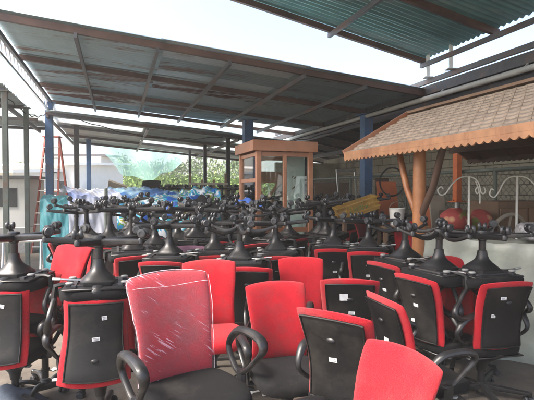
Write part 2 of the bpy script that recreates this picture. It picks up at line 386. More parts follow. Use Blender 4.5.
def cover_mesh():
    b = MB(); rings = []
    for hx, hy, z, e in ((.112, .130, .398, 6), (.115, .133, .388, 6), (.115, .133, .366, 6), (.104, .120, .358, 5), (.100, .114, .350, 4.5), (.086, .096, .332, 3.4), (.066, .072, .312, 2.8), (.050, .053, .288, 2.3), (.041, .042, .258, 2), (.037, .037, .228, 2), (.036, .036, .220, 2)):
        rings.append(sup(hx, hy, 28, .0, z, e))
    b.loft(rings); return b.mesh('mechanism_cover', M['plastic'])
def column_mesh():
    b = MB(); b.lathe([(.027, .06), (.028, .12), (.027, .30), (.0245, .36)], 16)
    b.lathe([(.036, .118), (.036, .135), (.030, .140)], 16)
    return b.mesh('gas_column', M['plastic'])
def star_mesh(kind):
    b = MB()
    b.lathe([(.030, .052), (.043, .056), (.047, .075), (.046, .105), (.038, .122), (.029, .124)], 20)
    for k in range(5):
        a = 2 * math.pi * k / 5; dx, dy = math.cos(a), math.sin(a); rings = []
        N = 9
        for i in range(N + 1):
            t = i / N; r_ = .035 + .310 * t
            if kind == 0: z = .100 - .018 * t; h = .028 - .009 * t; w = .028 - .006 * t
            else: z = .082 + .045 * math.sin(math.pi * t ** .8) - .004 * t; h = .020 - .005 * t; w = .022 - .003 * t
            ring = []
            for q in range(10):
                aa = 2 * math.pi * q / 10; c, s_ = math.cos(aa), math.sin(aa); kk = (abs(c) ** 3 + abs(s_) ** 3) ** (-1 / 3)
                ox, oz = w * c * kk, h * s_ * kk
                ring.append((dx * r_ - dy * ox, dy * r_ + dx * ox, z + oz))
            rings.append(ring)
        b.loft(rings)
        b.lathe([(.017, .060), (.021, .066), (.021, .094), (.015, .099)], 12, c=(dx * .350, dy * .350, 0))
    return b.mesh('star_base', M['base'])
def caster_mesh():
    b = MB()
    for sx in (-1, 1):
        b.lathe([(.004, sx * .009), (.025, sx * .009), (.0275, sx * .013), (.0275, sx * .024), (.024, sx * .029), (.014, sx * .030), (.012, sx * .027), (.003, sx * .027)], 18, mi=1, c=(0, -.014, .0275), axis='x')
    # hood
    rings = []
    for i in range(9):
        a = R(-10 + 200 * i / 8); y = -.014 + .033 * math.cos(a); z = .030 + .031 * math.sin(a)
        rings.append([(-.008, y, z), (.008, y, z), (.008, y * .8, z * .86), (-.008, y * .8, z * .86)])
    b.loft(rings)
    b.tube([(0, 0, .045), (0, 0, .072)], .008, 8)
    return b.mesh('caster', [M['plastic'], M['wheel']])
def bracket_mesh():
    b = MB()
    b.box((0, 0, .402), (.44, .42, .012), bev=.004)
    for y in (-.10, .12): b.box((0, y, .392), (.40, .035, .012), mi=1)
    for x in (-.15, .15): b.box((x, 0, .388), (.028, .34, .014), mi=1)
    b.tube([(0, -.13, .390), (0, -.200, .398), (0, -.214, .415), (0, -.214, .46), (0, -.222, .54)], [.009, .009, .009, .009, .006], 8, ref=(1, 0, 0), flat=3.6)
    return b.mesh('underseat_frame', [M['plastic'], M['darksteel']])
def knob_mesh():
    b = MB(); b.lathe([(.006, .0), (.012, -.004), (.025, -.008), (.027, -.016), (.022, -.022), (.004, -.023)], 14); return b.mesh('adjuster_knob', M['knob'])
def lever_mesh():
    b = MB(); b.tube([(.10, .05, .378), (.20, .06, .374), (.27, .065, .368)], [.006, .006, .005], 6); b.tube([(.255, .064, .369), (.31, .068, .365)], [.011, .012], 8, flat=.6)
    return b.mesh('height_lever', M['steel'])
def backknob_mesh():
    b = MB(); c = backpt(0, .45, -.044)
    b.lathe([(.026, 0), (.026, .006), (.018, .012), (.004, .014)], 16, c=(0, 0, 0), axis='y'); me = b.mesh('back_emblem', M['plastic'])
    for v in me.vertices: v.co.y = -v.co.y; v.co.z *= .55
    return me
def sticker_mesh():
    b = MB(); b.box((0, 0, 0), (.048, .0016, .024))
    for k, (w, x) in enumerate(((.034, -.002), (.028, -.005), (.036, 0))): b.box((x, -.0012, .0065 - k * .006), (w, .0006, .0022), mi=1)
    return b.mesh('sticker', [M['sticker'], M['ink']], smooth=False)

ME = dict(seat=seat_mesh(M['blackfab'], 'seat'), seat_red=seat_mesh(M['red'], 'seat'), back=back_mesh(M['red'], 'backrest'), back_purple=back_mesh(M['purple'], 'backrest'), back_black=back_mesh(M['blackfab'], 'backrest'),
          shell=shell_mesh(), armL=arm_mesh(-1), armR=arm_mesh(1), cover=cover_mesh(), col=column_mesh(), star0=star_mesh(0), star1=star_mesh(1), caster=caster_mesh(),
          frame=bracket_mesh(), knob=knob_mesh(), lever=lever_mesh(), emblem=backknob_mesh(), sticker=sticker_mesh())
rnd = random.Random(5)
def chair(x, y, rz, label, group=None, lift=0., inverted=False, ztop=None, seat='seat', back='back', full=True, tilt=(0, 0), sticker=None, category='office chair', arms=True):
    t = thing('office_chair', label, category, (x, y, 0), rz, group)
    if inverted:
        t.location.z = ztop
        t.rotation_euler = (Euler((0, 0, rz)).to_matrix() @ Euler((0, math.pi, 0)).to_matrix() @ Euler((tilt[0], tilt[1], 0)).to_matrix()).to_euler()
    elif tilt != (0, 0): t.rotation_euler = (Euler((0, 0, rz)).to_matrix() @ Euler((tilt[0], tilt[1], 0)).to_matrix()).to_euler()
    def p(name, me, par=t, loc=(0, 0, 0)): return link(name, ME[me], par, loc)
    L = (0, 0, lift)
    p('seat', seat, loc=L)
    b = p('backrest', back, loc=L); rb = rnd.uniform(-.05, .04); 
    p('back_shell', 'shell', b)
    if full:
        p('back_emblem', 'emblem', b, backpt(0, .42, -.040))
        u, v = sticker or (rnd.uniform(-.1, .15), rnd.uniform(-.1, .15))
        s_ = p('sticker', 'sticker', b, backpt(u, v, -.0445)); s_.rotation_euler = (R(8 if v > 0 else 0), rnd.uniform(-.1, .1), 0)
        if rnd.random() < .3:
            s_ = p('sticker', 'sticker', b, backpt(u - .25, v - .5, -.0445)); s_.rotation_euler = (0, rnd.uniform(-.3, .3), 0); s_.scale = (.7, 1, 1.1)
    if arms:
        p('armrest', 'armL', loc=L); p('armrest', 'armR', loc=L)
    f = p('underseat_frame', 'frame', loc=L)
    if full:
        for kx, ky in ((-.18, .12), (.18, .12), (-.18, -.10), (.18, -.10)): p('adjuster_knob', 'knob', f, (kx, ky, .386))
        p('height_lever', 'lever', loc=L)
    p('mechanism_cover', 'cover', loc=L); p('gas_column', 'col', loc=(0, 0, lift * .4))
    s_ = p('star_base', 'star1' if rnd.random() < .24 else 'star0'); s_.rotation_euler = (0, 0, rnd.uniform(0, 6.28))
    for k in range(5):
        a = 2 * math.pi * k / 5; c = p('caster', 'caster', s_, (math.cos(a) * .350, math.sin(a) * .350, 0)); c.rotation_euler = (0, 0, rnd.uniform(0, 6.28)); c.scale = (1.14, 1.14, 1.14); c.location.z = -.007
    return t
def back_at(px, d, deg):   # chair origin from where its backrest top stands
    q = P(px, d); th = R(deg); return q.x - math.sin(th) * .27, q.y + math.cos(th) * .27
def up(px, d, deg, label, **k):
    x, y = back_at(px, d, deg); return chair(x, y, R(deg), label, **k)
occupied = []
def pair(px, d, deg, lab_low, lab_top, glow=None, gtop=None, l1=0., l2=0., low=True, full=True, dx=0, dy=0, ddeg=180, top=True, **k):
    q = P(px, d); occupied.append((q.x, q.y))
    r_ = []
    if low: r_.append(chair(q.x, q.y, R(deg), lab_low, glow, lift=l1, full=full, **k))
    if top: r_.append(chair(q.x + dx, q.y + dy, R(deg + ddeg), lab_top, gtop, lift=l2, inverted=True, ztop=1.424 + l1 + l2 + .004, full=full, tilt=(rnd.uniform(-.02, .02), rnd.uniform(-.03, .03))))
    return r_

GT, GL = 'office chairs turned upside down on the stacks', 'office chairs standing on their casters'
# --- front stacks, far left to right
pair(13, 3.5, 176, 'upright office chair whose black seat shows low at the left edge', 'upside-down chair at the left edge, black back shell with white sticker hanging', GL, GT, ddeg=184)
pair(99, 3.22, 184, 'upright chair under the nearest upside-down one, left of the film-wrapped chair', 'nearest upside-down office chair, grey knobs on top, left of the film-wrapped chair', GL, GT, l1=.0, ddeg=194)
up(72, 3.95, 150, 'raised chair with leaning red backrest behind the nearest upside-down chair', group=GL, lift=.2); occupied.append((-1.6, 3.7))
# --- the upright chairs in front
def upo(px, d, deg, label, **k):
    x, y = back_at(px, d, deg); occupied.append((x, y)); return chair(x, y, R(deg), label, group=GL, **k)
wr = upo(169, 2.42, 216, 'office chair with glossy red backrest wrapped in clear plastic film and black seat', lift=.235)
upo(209, 3.85, 192, 'upright chair with red backrest and red seat right behind the film-wrapped chair', lift=.08, seat='seat_red')
upo(276, 3.32, 195, 'red backrest facing the camera between the film-wrapped chair and the torn-paper shell', lift=.0)
upo(301, 4.55, 182, 'small red backrest facing the camera, just behind the larger red one')
upo(334, 2.42, -36, 'large black shell with one white sticker and red rim, nearest seen from behind', lift=.04, sticker=(0, .02))
upo(350, 3.5, -7, 'chair seen from behind with a torn white paper and a sticker on its black shell', sticker=(.08, .02))
upo(400, 2.0, 119, 'nearest chair at the bottom edge, plain bright red backrest seen from its front', lift=-.03)
upo(386, 2.93, -74, 'chair edge-on with thick red rim between the nearest red backrest and torn-paper shell')
# --- stacks of two behind them
pair(169, 4.62, -4, 'upright chair with black back shell behind the film-wrapped chair', 'upside-down chair with bell cover above the film-wrapped chair', GL, GT)
pair(250, 4.3, -3, 'upright chair showing black shell with oval emblem between two red backrests', 'upside-down chair whose bell cover stands over the black shell with oval emblem', GL, GT, dx=-.10)
pair(214, 5.0, 6, 'upright chair under the second bell cover from the film-wrapped chair', 'upside-down chair behind the plain red backrest with red seat', GL, GT)
pair(275, 4.95, 4, 'upright chair hidden under the upturned chair just left of the small red backrest', 'upside-down chair just left of the small red backrest', GL, GT)
pair(334, 5.55, -8, 'upright chair just right of the small red backrest, beneath an upturned one', 'upside-down chair just right of the small red backrest', GL, GT)
pair(368, 5.3, -12, 'upright chair with black shell and red right rim, third stack from the pale cover', 'upside-down chair over the third stack left of the pale cover', GL, GT)
pair(405, 4.4, -62, 'half-sideways chair with small low sticker on its black shell, before the log post', 'upside-down chair with bell cover in front of the log post', GL, GT)
pair(440, 3.75, -62, 'half-sideways chair with black shell and broad red rim left of the rightmost stack', 'upside-down chair second from the right, before the pale cover', GL, GT)
pair(483, 3.66, 12, 'rightmost upright chair, black shell with high white sticker, before the pale cover', 'rightmost upside-down chair with five-armed base against the pale cover', GL, GT, sticker=(-.25, .55))
pair(458, 4.35, 186, 'upright chair crammed between the two rightmost stacks', 'upside-down chair whose red backrest hangs between the two rightmost stacks', GL, GT, top=False)
x, y = P(188, 4.95).x, 4.55
occupied.append((x, y + .35)); chair(x, 4.72, R(176), 'chair with plum coloured backrest among the black bell covers', 'office chairs of another fabric', back='back_purple', full=False, lift=.06)

# torn paper on the torn-paper shell is a thing stuck there
pp = MB(); pp.grid(lambda a, b_: backpt(-.35 + .28 * a, .38 + .2 * b_, -.047 - .004 * math.sin(a * 7 + b_ * 5)), 6, 6)
# film round the wrapped chair's backrest
bk = [c for c in wr.children if c.name.startswith('backrest')][0]
link('plastic_film', back_mesh(M['film'], 'plastic_film', T=.044, grow=1.035, gz=.02), bk)
m_ = MB()
for u in (-1.03, 1.03):
    m_.tube([backpt(u + rnd.uniform(-.01, .01), -.98 + 1.96 * k / 24, .012 + rnd.uniform(-.004, .004)) for k in range(25)], [rnd.uniform(.0006, .0024) for _ in range(25)], 5)
m_.tube([backpt(-1.0 + 2.0 * k / 24, 1.02, .0 + rnd.uniform(-.004, .004)) for k in range(25)], [rnd.uniform(.0006, .0028) for _ in range(25)], 5)
m_.tube([backpt(-.95 + 1.9 * k / 24, .86 - .10 * math.sin(math.pi * k / 24), .040) for k in range(25)], [rnd.uniform(.0003, .0024) for _ in range(25)], 5)
link('film_crease', m_.mesh('film_crease', mat('bunched_film', (.8, .72, .76), .2, var=.05)), bk)
for o in list(bpy.data.objects):
    if o.get('label', '').startswith('chair seen from behind with a torn'):
        b_ = [c for c in o.children if c.name.startswith('backrest')][0]; link('torn_paper', pp.mesh('torn_paper', M['sticker']), b_)

# --- the sea of stacks
for px_, d_ in ((357, 7.0), (357, 6.6), (340, 7.1)): occupied.append((P(px_, d_).x, d_))
def nth(n): return {1: 'first', 2: 'second', 3: 'third', 4: 'fourth', 5: 'fifth', 6: 'sixth', 7: 'seventh', 8: 'eighth', 9: 'ninth', 10: 'tenth', 11: 'eleventh', 12: 'twelfth', 13: 'thirteenth', 14: 'fourteenth'}.get(n, '%dth' % n)
booth0 = Vector((-.14, 7.2, 0))
rows = []
s = .53
for r_ in range(0, 30):
    row = []
    for c_ in range(-14, 22):
        q = Vector((0, 4.75, 0)) + D2 * (c_ * s + (r_ % 2) * .265 + rnd.uniform(-.10, .10)) + D1 * (r_ * .54 + rnd.uniform(-.07, .07))
        if q.y < 4.7: continue
        px = CX + F * q.x / q.y
        dmax = 6.7 if px < 120 else (7.1 if px < 206 else 13.2)
        if px < 66 or q.y > dmax: continue
        if px > 330 and q.y > 12: continue
        rel = q - booth0; a, b_ = rel.dot(D2), rel.dot(D1)
        if -.45 < a < 1.5 and -.45 < b_ < 1.6: continue
        g = q - Vector((1.04, 5.8, 0)); ga, gb = g.dot(D2), g.dot(D1)
        if ga > .02 and gb < .3: continue                    # under the tiled roof
        fr = q - Vector((3.6, 6.1, 0))
        if fr.dot(D2) > -.75: continue                       # fence
        if any((q.x - ox) ** 2 + (q.y - oy) ** 2 < .46 ** 2 for ox, oy in occupied): continue
        row.append((px, q))
    row.sort(key=lambda t: t[0]); rows.append(row)
rows = [r_ for r_ in rows if r_]
ri = 0
for row in rows:
    ri += 1
    for k, (px, q) in enumerate(row):
        where = '%s from left in the %s row' % (nth(k + 1), nth(ri))
        single = rnd.random() < (.10 if q.y < 9 else .0) and px > 215
        deg = 18.4 + rnd.choice([0, 0, 0, 180, 90, -90]) + rnd.gauss(0, 14)
        l1, l2 = rnd.uniform(0, .03), rnd.choice([0, .03, .06, .10, .14])
        if single:
            chair(q.x, q.y, R(180 + rnd.gauss(0, 25)), 'lone upright red office chair, ' + where, GL, lift=.14 + rnd.uniform(0, .08), full=False); continue
        near = q.y < 8.2
        if near: chair(q.x, q.y, R(deg), 'office chair under an upturned one, ' + where, GL, lift=l1, full=False)
        chair(q.x + rnd.uniform(-.03, .03), q.y, R(deg + 180 + rnd.gauss(0, 14)), 'upside-down office chair, ' + where, GT, lift=l2, inverted=True, ztop=1.428 + l1 + l2 + rnd.choice([0, 0, 0, -.06, .05]), full=False, tilt=(rnd.gauss(0, .09), rnd.gauss(0, .11)), back='back' if rnd.random() < .75 else 'back_black')
        if not near and rnd.random() < .35 and k % 2 == 0:
            chair(q.x, q.y, R(deg), 'office chair under an upturned one, ' + where, GL, lift=l1, full=False)

# ------------------------------------------------------------------ ground
g = MB(); g.grid(lambda a, b_: Vector((-12 + 24 * a, -6 + 26 * b_, .004 + .0 * a)), 8, 8)
o = g.build('yard_floor', M['concrete'], fix=False); o['kind'] = 'structure'
g = MB(); g.grid(lambda a, b_: Vector((-200 + 400 * a, -120 + 390 * b_, 0)), 8, 8)
o = g.build('ground', M['grass'], fix=False); o['kind'] = 'structure'

# ------------------------------------------------------------------ roofs
def sheet_mesh(o0, du, dv, L, W, m, name='roofing_sheet', period=.105, amp=.017):
    b = MB(); n = max(2, int(round(W / period))) * 6; nrm = du.cross(dv).normalized()
    nl = max(1, int(L / 1.2)); b_sag = rnd.uniform(-.012, .012)
    b.grid(lambda a, t: o0 + du * (L * a) + dv * (W * t) + nrm * (amp * math.sin(2 * math.pi * t * n / 6) + b_sag * math.sin(math.pi * a)), nl, n)
    return b.mesh(name, m, fix=False)
def roof(label, o0, du, dv, L, W, nu, nv, pick, raf=None, pur=None, rm=None, pm=None, name='metal_roof', rw=.07, rh=.12, pw=.05, ph=.07):
    # o0 corner, du slope direction (sheets run along it), dv along the eave
    t = thing(name, label, 'roof', o0); z = Vector((0, 0, 0)); nrm = du.cross(dv).normalized()
    if nrm.z < 0: nrm = -nrm
    for i in range(nu):
        for j in range(nv):
            m = pick(i, j)
            if m is None: continue
            off = du * (L * i / nu - (.08 if i else 0)) + dv * (W * j / nv) + nrm * (.012 * (i % 2) + .004 * (j % 2))
            link('roofing_sheet', sheet_mesh(off, du, dv, L / nu + (.08 if i else 0), W / nv + .05, m), t)
    for a in (raf or []):      # rafters run along dv at slope position a
        b = MB(); b.bar(du * a - nrm * (.03 + ph + rh / 2), du * a + dv * W - nrm * (.03 + ph + rh / 2), rw, rh); b.build('beam', rm, t, smooth=False)
    for a in (pur or []):      # purlins run along du
        b = MB(); b.bar(dv * a - nrm * (.03 + ph / 2), dv * a + du * L - nrm * (.03 + ph / 2), pw, ph); b.build('purlin', pm, t, smooth=False)
    return t
S = [M['sheetA'], M['sheetB'], M['sheetC'], M['sheetD']]
rr = random.Random(3)
du = (D2 * 1.0 + Vector((0, 0, -.085))).normalized()
def pick_main(i, j):
    if i == 2: return rr.choice([S[3], S[0], S[3], S[1]])
    return rr.choice([S[0], S[1], S[0], S[2], S[1]])
roof('large corrugated metal roof with rusty streaks over the stacked chairs', Vector((-3.55, 5.75, 4.02)), du, D1, 6.75, 6.1, 3, 8, pick_main,
     raf=[.04, 1.05, 2.13, 3.19, 4.4, 5.5, 6.7], pur=[.06, 2.0, 4.05, 6.05], rm=M['rafter'], pm=M['brownsteel'], rw=.045, rh=.07, pw=.06, ph=.09)
# transverse rafters seen as dark lines running towards the back are the purlin/beam grid above
roof('pale corrugated metal roof behind the bright gap', Vector((-5.3, 10.8, 3.62)), du, D1, 7.2, 7.0, 3, 7, lambda i, j: rr.choice([S[0], S[3], S[0], S[1]]),
     raf=[.05, 2.4, 4.8, 7.1], pur=[.1, 2.3, 4.6, 6.9], rm=M['rafter'], pm=M['rafter'], rw=.05, rh=.07, pw=.05, ph=.08)
du2 = (D2 + Vector((0, 0, -.19))).normalized()
dvn = -D1
cor = P(425, 8.0, 1.7 + 130 * 8.0 / F)
roof('blue-green corrugated metal roof high at the upper right', cor - du2 * 6.5, du2, dvn, 6.5, 7.0, 2, 9, lambda i, j: M['teal'] if rr.random() < .8 else M['sheetB'],
     raf=[.6, 2.6, 4.6, 6.42], pur=[.05, 1.6, 3.2, 4.8, 6.4], rm=M['rafter'], pm=M['brownsteel'], rw=.05, rh=.07, pw=.06, ph=.09)
# left low roof
roof('light corrugated lean-to roof at the left edge', Vector((-4.15, 7.1, 3.36)) - D2 * 6.3, D2, D1, 6.3, 5.0, 2, 5, lambda i, j: S[3] if rr.random() < .4 else S[0],
     raf=[.2, 2.2, 4.2, 6.1], pur=[.1, 1.7, 3.3, 4.9], rm=M['rafter'], pm=M['rafter'], rw=.05, rh=.07)
# right shed
beam0 = P(425, 7.9, 3.42)
du3 = (D2 + Vector((0, 0, -.16))).normalized()
roof('dark old metal roof of the right hand shed', beam0 + D1 * 11.0 + D2 * .18 + Vector((0, 0, -.02)), du3, -D1, 5.5, 17.0, 2, 14, lambda i, j: M['darksheet'],
     raf=[.1, 1.8, 3.6], pur=[.2 + 1.4 * k for k in range(12)], rm=M['darksteel'], pm=M['darksteel'])
t = thing('eave_beam', 'long horizontal steel beam between the large roof and the dark shed roof', 'beam', beam0)
b = MB(); b.bar(D1 * 8, -D1 * 9, .10, .15); b.build('girder', M['darksteel'], t, smooth=False)
b = MB(); b.bar(D1 * 8 + Vector((.06, 0, .18)), -D1 * 9 + Vector((.06, 0, .18)), .05, .08); b.build('top_rail', M['rafter'], t, smooth=False)
b = MB(); b.tube([D1 * 8 + D2 * -.14 + Vector((0, 0, -.17)), -D1 * 9 + D2 * -.14 + Vector((0, 0, -.17))], .042, 10)
for k in range(10): b.bar(D1 * (7.5 - k * 1.6) + D2 * -.14 + Vector((0, 0, -.17)), D1 * (7.5 - k * 1.6) + D2 * -.02 + Vector((0, 0, -.05)), .02, .02)
b.build('drain_pipe', mat('grey_pvc', (.40, .40, .38), .5), t)
for k, a in enumerate((.05, -.75)):
    q = beam0 - D1 * (-a if a < 0 else 0) * 1 + D1 * 0
    q = beam0 - D1 * (.05 if k == 0 else .62)
    b = MB(); b.bar((0, 0, 0), (0, 0, .58), .05, .05); b.box((0, 0, .01), (.14, .14, .012)); o = b.build('stub_post', M['whitepaint'], loc=q + Vector((0, 0, .22)), smooth=False)
    tag(o, ('short white steel post propping the blue-green roof on the beam, left one', 'short white steel post propping the blue-green roof on the beam, right one')[k], 'post', 'short posts under the blue-green roof')

# posts carrying the roofs
def post(px, d, z1, w, m, label, h0=0., grp='steel posts carrying the roofs'):
    q = P(px, d); b = MB(); b.box((0, 0, (z1 + h0) / 2), (w, w, z1 - h0), bev=.006); b.box((0, 0, h0 + .012), (w * 2, w * 2, .016)); b.box((0, 0, z1 - .01), (w * 1.8, w * 1.8, .014))
    for k in (-1, 1): b.box((k * w * .75, 0, h0 + .03), (.02, .02, .03))
    o = b.build('steel_post', m, loc=q); o.rotation_euler = (0, 0, YAW); return tag(o, label, 'post', grp)
post(50, 11.1, 3.85, .17, M['bluepost'], 'thick blue steel post in front of the red ladder at the left')
post(77, 12.6, 3.5, .13, M['darksteel'], 'dark steel post right of the red ladder')
post(89, 16.0, 3.5, .15, M['bluepost'], 'slim blue post at the left end of the aqua net')
post(366, 9.6, 3.3, .20, M['bluepost'], 'thick blue steel post beside the yellow crate')
post(228, 13.0, 3.3, .11, M['darksteel'], 'dark post left of the wooden booth, taller one')
post(205, 14.5, 3.2, .09, M['darksteel'], 'thin dark post behind the wooden table frame')
post(190, 17.0, 3.3, .09, M['darksteel'], 'thin dark post at the right end of the hedge')
post(248, 11.0, 3.4, .22, M['bluepost'], 'blue post seen through the booth glass')
post(457, 7.3, 2.9, .10, M['orangepaint'], 'orange post between the log post and the white scroll stand', h0=1.5)
q = P(457, 7.3); b = MB(); b.tube([(0, 0, 0), (0, 0, 1.5)], .05, 12); o = b.build('pipe_stub', M['steel'], loc=q); tag(o, 'grey pipe under the orange post behind the floral bundles', 'pipe')
post(6, 7.15, 3.27, .08, M['greenpost'], 'thin green-grey iron post at the very left edge')
post(27, 8.6, 3.27, .08, M['greenpost'], 'thin green-grey iron post second from the left edge')
# lattice along the left roof edge
t = thing('lattice_girder', 'white lattice girder running along the left edge of the large roof', 'girder', Vector((-3.6, 5.8, 3.78)))
for zz, nm in ((0, 'lower_chord'), (.24, 'upper_chord')):
    b = MB(); b.bar((0, 0, zz - .12), D1 * 12 + Vector((0, 0, zz - .12)), .04, .04); b.build(nm, M['alu'], t, smooth=False)
b = MB()
for k in range(40):
    a = D1 * (k * .3); b.bar(a + Vector((0, 0, -.10)), a + D1 * .15 + Vector((0, 0, .10)), .014, .014); b.bar(a + D1 * .15 + Vector((0, 0, .10)), a + D1 * .3 + Vector((0, 0, -.10)), .014, .014)
b.build('lattice_bars', M['alu'], t, smooth=False)

# ------------------------------------------------------------------ wooden booth
W_, D_, HB = .90, 1.0, 2.50
t = thing('wooden_booth', 'orange wooden booth with glass panes standing among the chairs', 'booth', booth0, YAW)
pw = .085
for x, y in ((0, 0), (W_, 0), (0, D_), (W_, D_)):
    b = MB(); b.box((x, y, HB / 2 - .08), (pw, pw, HB - .18), bev=.008); b.build('corner_post', M['wood'], t)
b = MB(); b.box((W_ * .5, 0, HB / 2 - .1), (.06, .06, HB - .25), bev=.006); b.build('door_post', M['wood'], t)
b = MB()
for c, d in (((W_ / 2, -.06, HB - .09), (W_ + .22, .03, .17)), ((W_ / 2, D_ + .06, HB - .09), (W_ + .22, .03, .17)), ((-.095, D_ / 2, HB - .09), (.03, D_ + .09, .17)), ((W_ + .095, D_ / 2, HB - .09), (.03, D_ + .09, .17))): b.box(c, d, bev=.004)
b.build('fascia', M['wood'], t)
b = MB(); b.box((W_ / 2, D_ / 2, HB - .018), (W_ + .15, D_ + .08, .02)); b.build('booth_roof', M['wood'], t, smooth=False)
b = MB()
for z in (.12, 1.05, 1.86, HB - .22):
    for y in (0, D_): 
        if y == 0 and z in (1.86,): continue
        MB().box((W_ / 2, y, z), (W_ - .09, .045, .07)).build('rail', M['wood'], t, smooth=False)
    for x in (0, W_): MB().box((x, D_ / 2, z), (.045, D_ - .09, .06)).build('rail', M['wood'], t, smooth=False)
b = MB()
for s_ in (-1, 1): b.bar((W_ / 2 + s_ * .05, D_, 1.55), (W_ / 2 + s_ * .38, D_, 1.98), .05, .05)
b.bar((.05, D_ - .03, 1.95), (W_ - .05, D_ - .03, 1.95), .05, .18)
b.build('rear_brace', M['wood'], t, smooth=False)
for c, d in (((W_ * .25, 0, 1.30), (W_ * .5 - .08, .006, 1.9)), ((W_ * .75, 0, 1.30), (W_ * .5 - .08, .006, 1.9)), ((0, D_ / 2, 1.3), (.006, D_ - .1, 1.9)), ((W_, D_ / 2, 1.3), (.006, D_ - .1, 1.9))):
    b = MB(); b.box(c, d); b.build('glass_pane', M['glass'], t, smooth=False)
b = MB(); b.box((W_ - .05, D_ * .52, 1.55), (.02, D_ * .78, 1.5)); 
b.build('white_panel', M['white_wall'], t, smooth=False)
b = MB()
for k in range(9): b.box((W_ - .064, D_ * .5 + rr.uniform(-.3, .3), 1.6 + rr.uniform(-.4, .35)), (.004, rr.uniform(.03, .12), rr.uniform(.012, .05)), rot=(rr.uniform(-.6, .6), 0, 0))
b.build('panel_marks', M['boardwood'], t, smooth=False)
b = MB(); b.lathe([(.0, .0), (.02, .004), (.028, .02), (.02, .036), (0, .04)], 12, axis='y', c=(0, 0, 0)); b.build('door_knob', M['alu'], t, loc=(W_ * .55, -.07, 1.15))
# blue cloth on the booth's foot
b = MB(); b.grid(lambda a, c: Vector((.5 * a - .25, .25 * c - .1, .02 + .11 * math.sin(a * 3.1) * math.sin(c * 3.0) + .02 * math.sin(a * 19 + c * 7))), 16, 10)
q = P(246, 6.9); o = b.build('blue_cloth', M['bluecloth'], loc=(q.x, q.y, 1.44), fix=False); tag(o, 'crumpled blue cloth lying on the upturned bases before the booth', 'cloth')

# ------------------------------------------------------------------ tiled roof shelter (right)
G0 = Vector((1.04, 5.8, 0)); EZ = 2.16; RW, RH, GL_ = .96, .55, 4.3
t = thing('tiled_shelter', 'shelter with brown shingle roof, scalloped orange fascia and log post', 'shelter', G0, 0)
def gp(a, s_, z): return D2 * a - D1 * s_ + Vector((0, 0, z))
b = MB(); cols = []
rows_n = 12; sl = math.hypot(RW, RH); ex = sl / rows_n
for side in (0, 1):
    for i in range(rows_n):
        for j in range(int(GL_ / .125) + 1):
            s0 = j * .125 + (i % 2) * .0625 - .06; s1 = s0 + .121
            if s1 > GL_ + .05: continue
            f0 = i / rows_n - .006; f1 = min(1, (i + 1.35) / rows_n)
            def q_(f, s_, up_):
                a = RW * f; z = EZ + RH * f + up_
                if side: a = 2 * RW - a
                return gp(a, s_, z)
            dz = rr.uniform(0, .004)
            n0 = len(b.v); mid = (s0 + s1) / 2
            top = [q_(f0 + .018, s0, .034 + dz), q_(f0, s0 + .02, .034 + dz), q_(f0 - .012, mid, .034 + dz), q_(f0, s1 - .02, .034 + dz), q_(f0 + .018, s1, .034 + dz), q_(f1, s1, .010), q_(f1, s0, .010)]
            bot = [p_ - Vector((0, 0, .020)) for p_ in top]
            b.add(top + bot, [tuple(range(7)), tuple(range(13, 6, -1))] + [(k, 7 + k, 7 + (k + 1) % 7, (k + 1) % 7) for k in range(7)])
            tone = rr.uniform(.84, 1.10); c0 = (.40 * tone, .315 * tone, .245 * tone)
            cols += [c0] * (len(b.v) - n0)
me = b.mesh('shingle_covering', M['tile'], smooth=False)
ca = me.color_attributes.new('tone', 'FLOAT_COLOR', 'POINT')
for i, c in enumerate(cols): ca.data[i].color = (*c, 1)
link('shingle_covering', me, t)
b = MB()
for side in (0, 1):
    A = [gp((0 if not side else 2 * RW), -.02, EZ), gp((0 if not side else 2 * RW), GL_, EZ), gp(RW, GL_, EZ + RH), gp(RW, -.02, EZ + RH)]
    b.add(A + [p_ - Vector((0, 0, .025)) for p_ in A], [(0, 1, 2, 3), (7, 6, 5, 4), (0, 4, 5, 1), (1, 5, 6, 2), (2, 6, 7, 3), (3, 7, 4, 0)])
b.build('roof_deck', M['darkwood'], t, smooth=False)
def fascia(side, name):
    b = MB(); a0 = -.025 if not side else 2 * RW + .025
    b.bar(gp(a0, -.04, EZ - .005), gp(a0, GL_, EZ - .005), .022, .06)
    n = 52; pts = []; L = GL_ + .04; top = EZ - .035
    for k in range(n):
        for q_i in range(8):
            f = (k + q_i / 8) / n; pts.append((-.04 + L * f, top - .030 - .026 * math.sin(math.pi * q_i / 8)))
    pts.append((GL_, top - .030))
    m = len(pts); vs = []
    for off in (-.008, .008):
        for s_, z in pts: vs.append(gp(a0 + off, s_, top))
        for s_, z in pts: vs.append(gp(a0 + off, s_, z))
    # correct top row coordinates
    vs = []
    for off in (-.009, .009):
        for s_, z in pts: vs.append(gp(a0 + off, s_, top))
        for s_, z in pts: vs.append(gp(a0 + off, s_, z))
    fs = []
    for k in range(m - 1):
        fs.append((k, k + 1, m + k + 1, m + k)); fs.append((2 * m + k, 3 * m + k, 3 * m + k + 1, 2 * m + k + 1)); fs.append((m + k, m + k + 1, 3 * m + k + 1, 3 * m + k))
    b.add(vs, fs); return b.build(name, M['fascia'] if not side else M['darkwood'], t, smooth=False)  # far fascia's shade is put into its colour by using dark wood
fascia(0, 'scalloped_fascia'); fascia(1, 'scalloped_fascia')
for side in (0, 1):
    b = MB(); b.bar(gp(-.03 if not side else 2 * RW + .03, -.045, EZ + .01), gp(RW, -.045, EZ + RH + .03), .03, .09); b.build('barge_board', M['wood'], t, smooth=False)
b = MB(); b.bar(gp(RW, -.05, EZ + RH + .04), gp(RW, GL_, EZ + RH + .04), .10, .03); b.build('ridge_cap', M['tile'] if False else M['boardwood'], t, smooth=False)
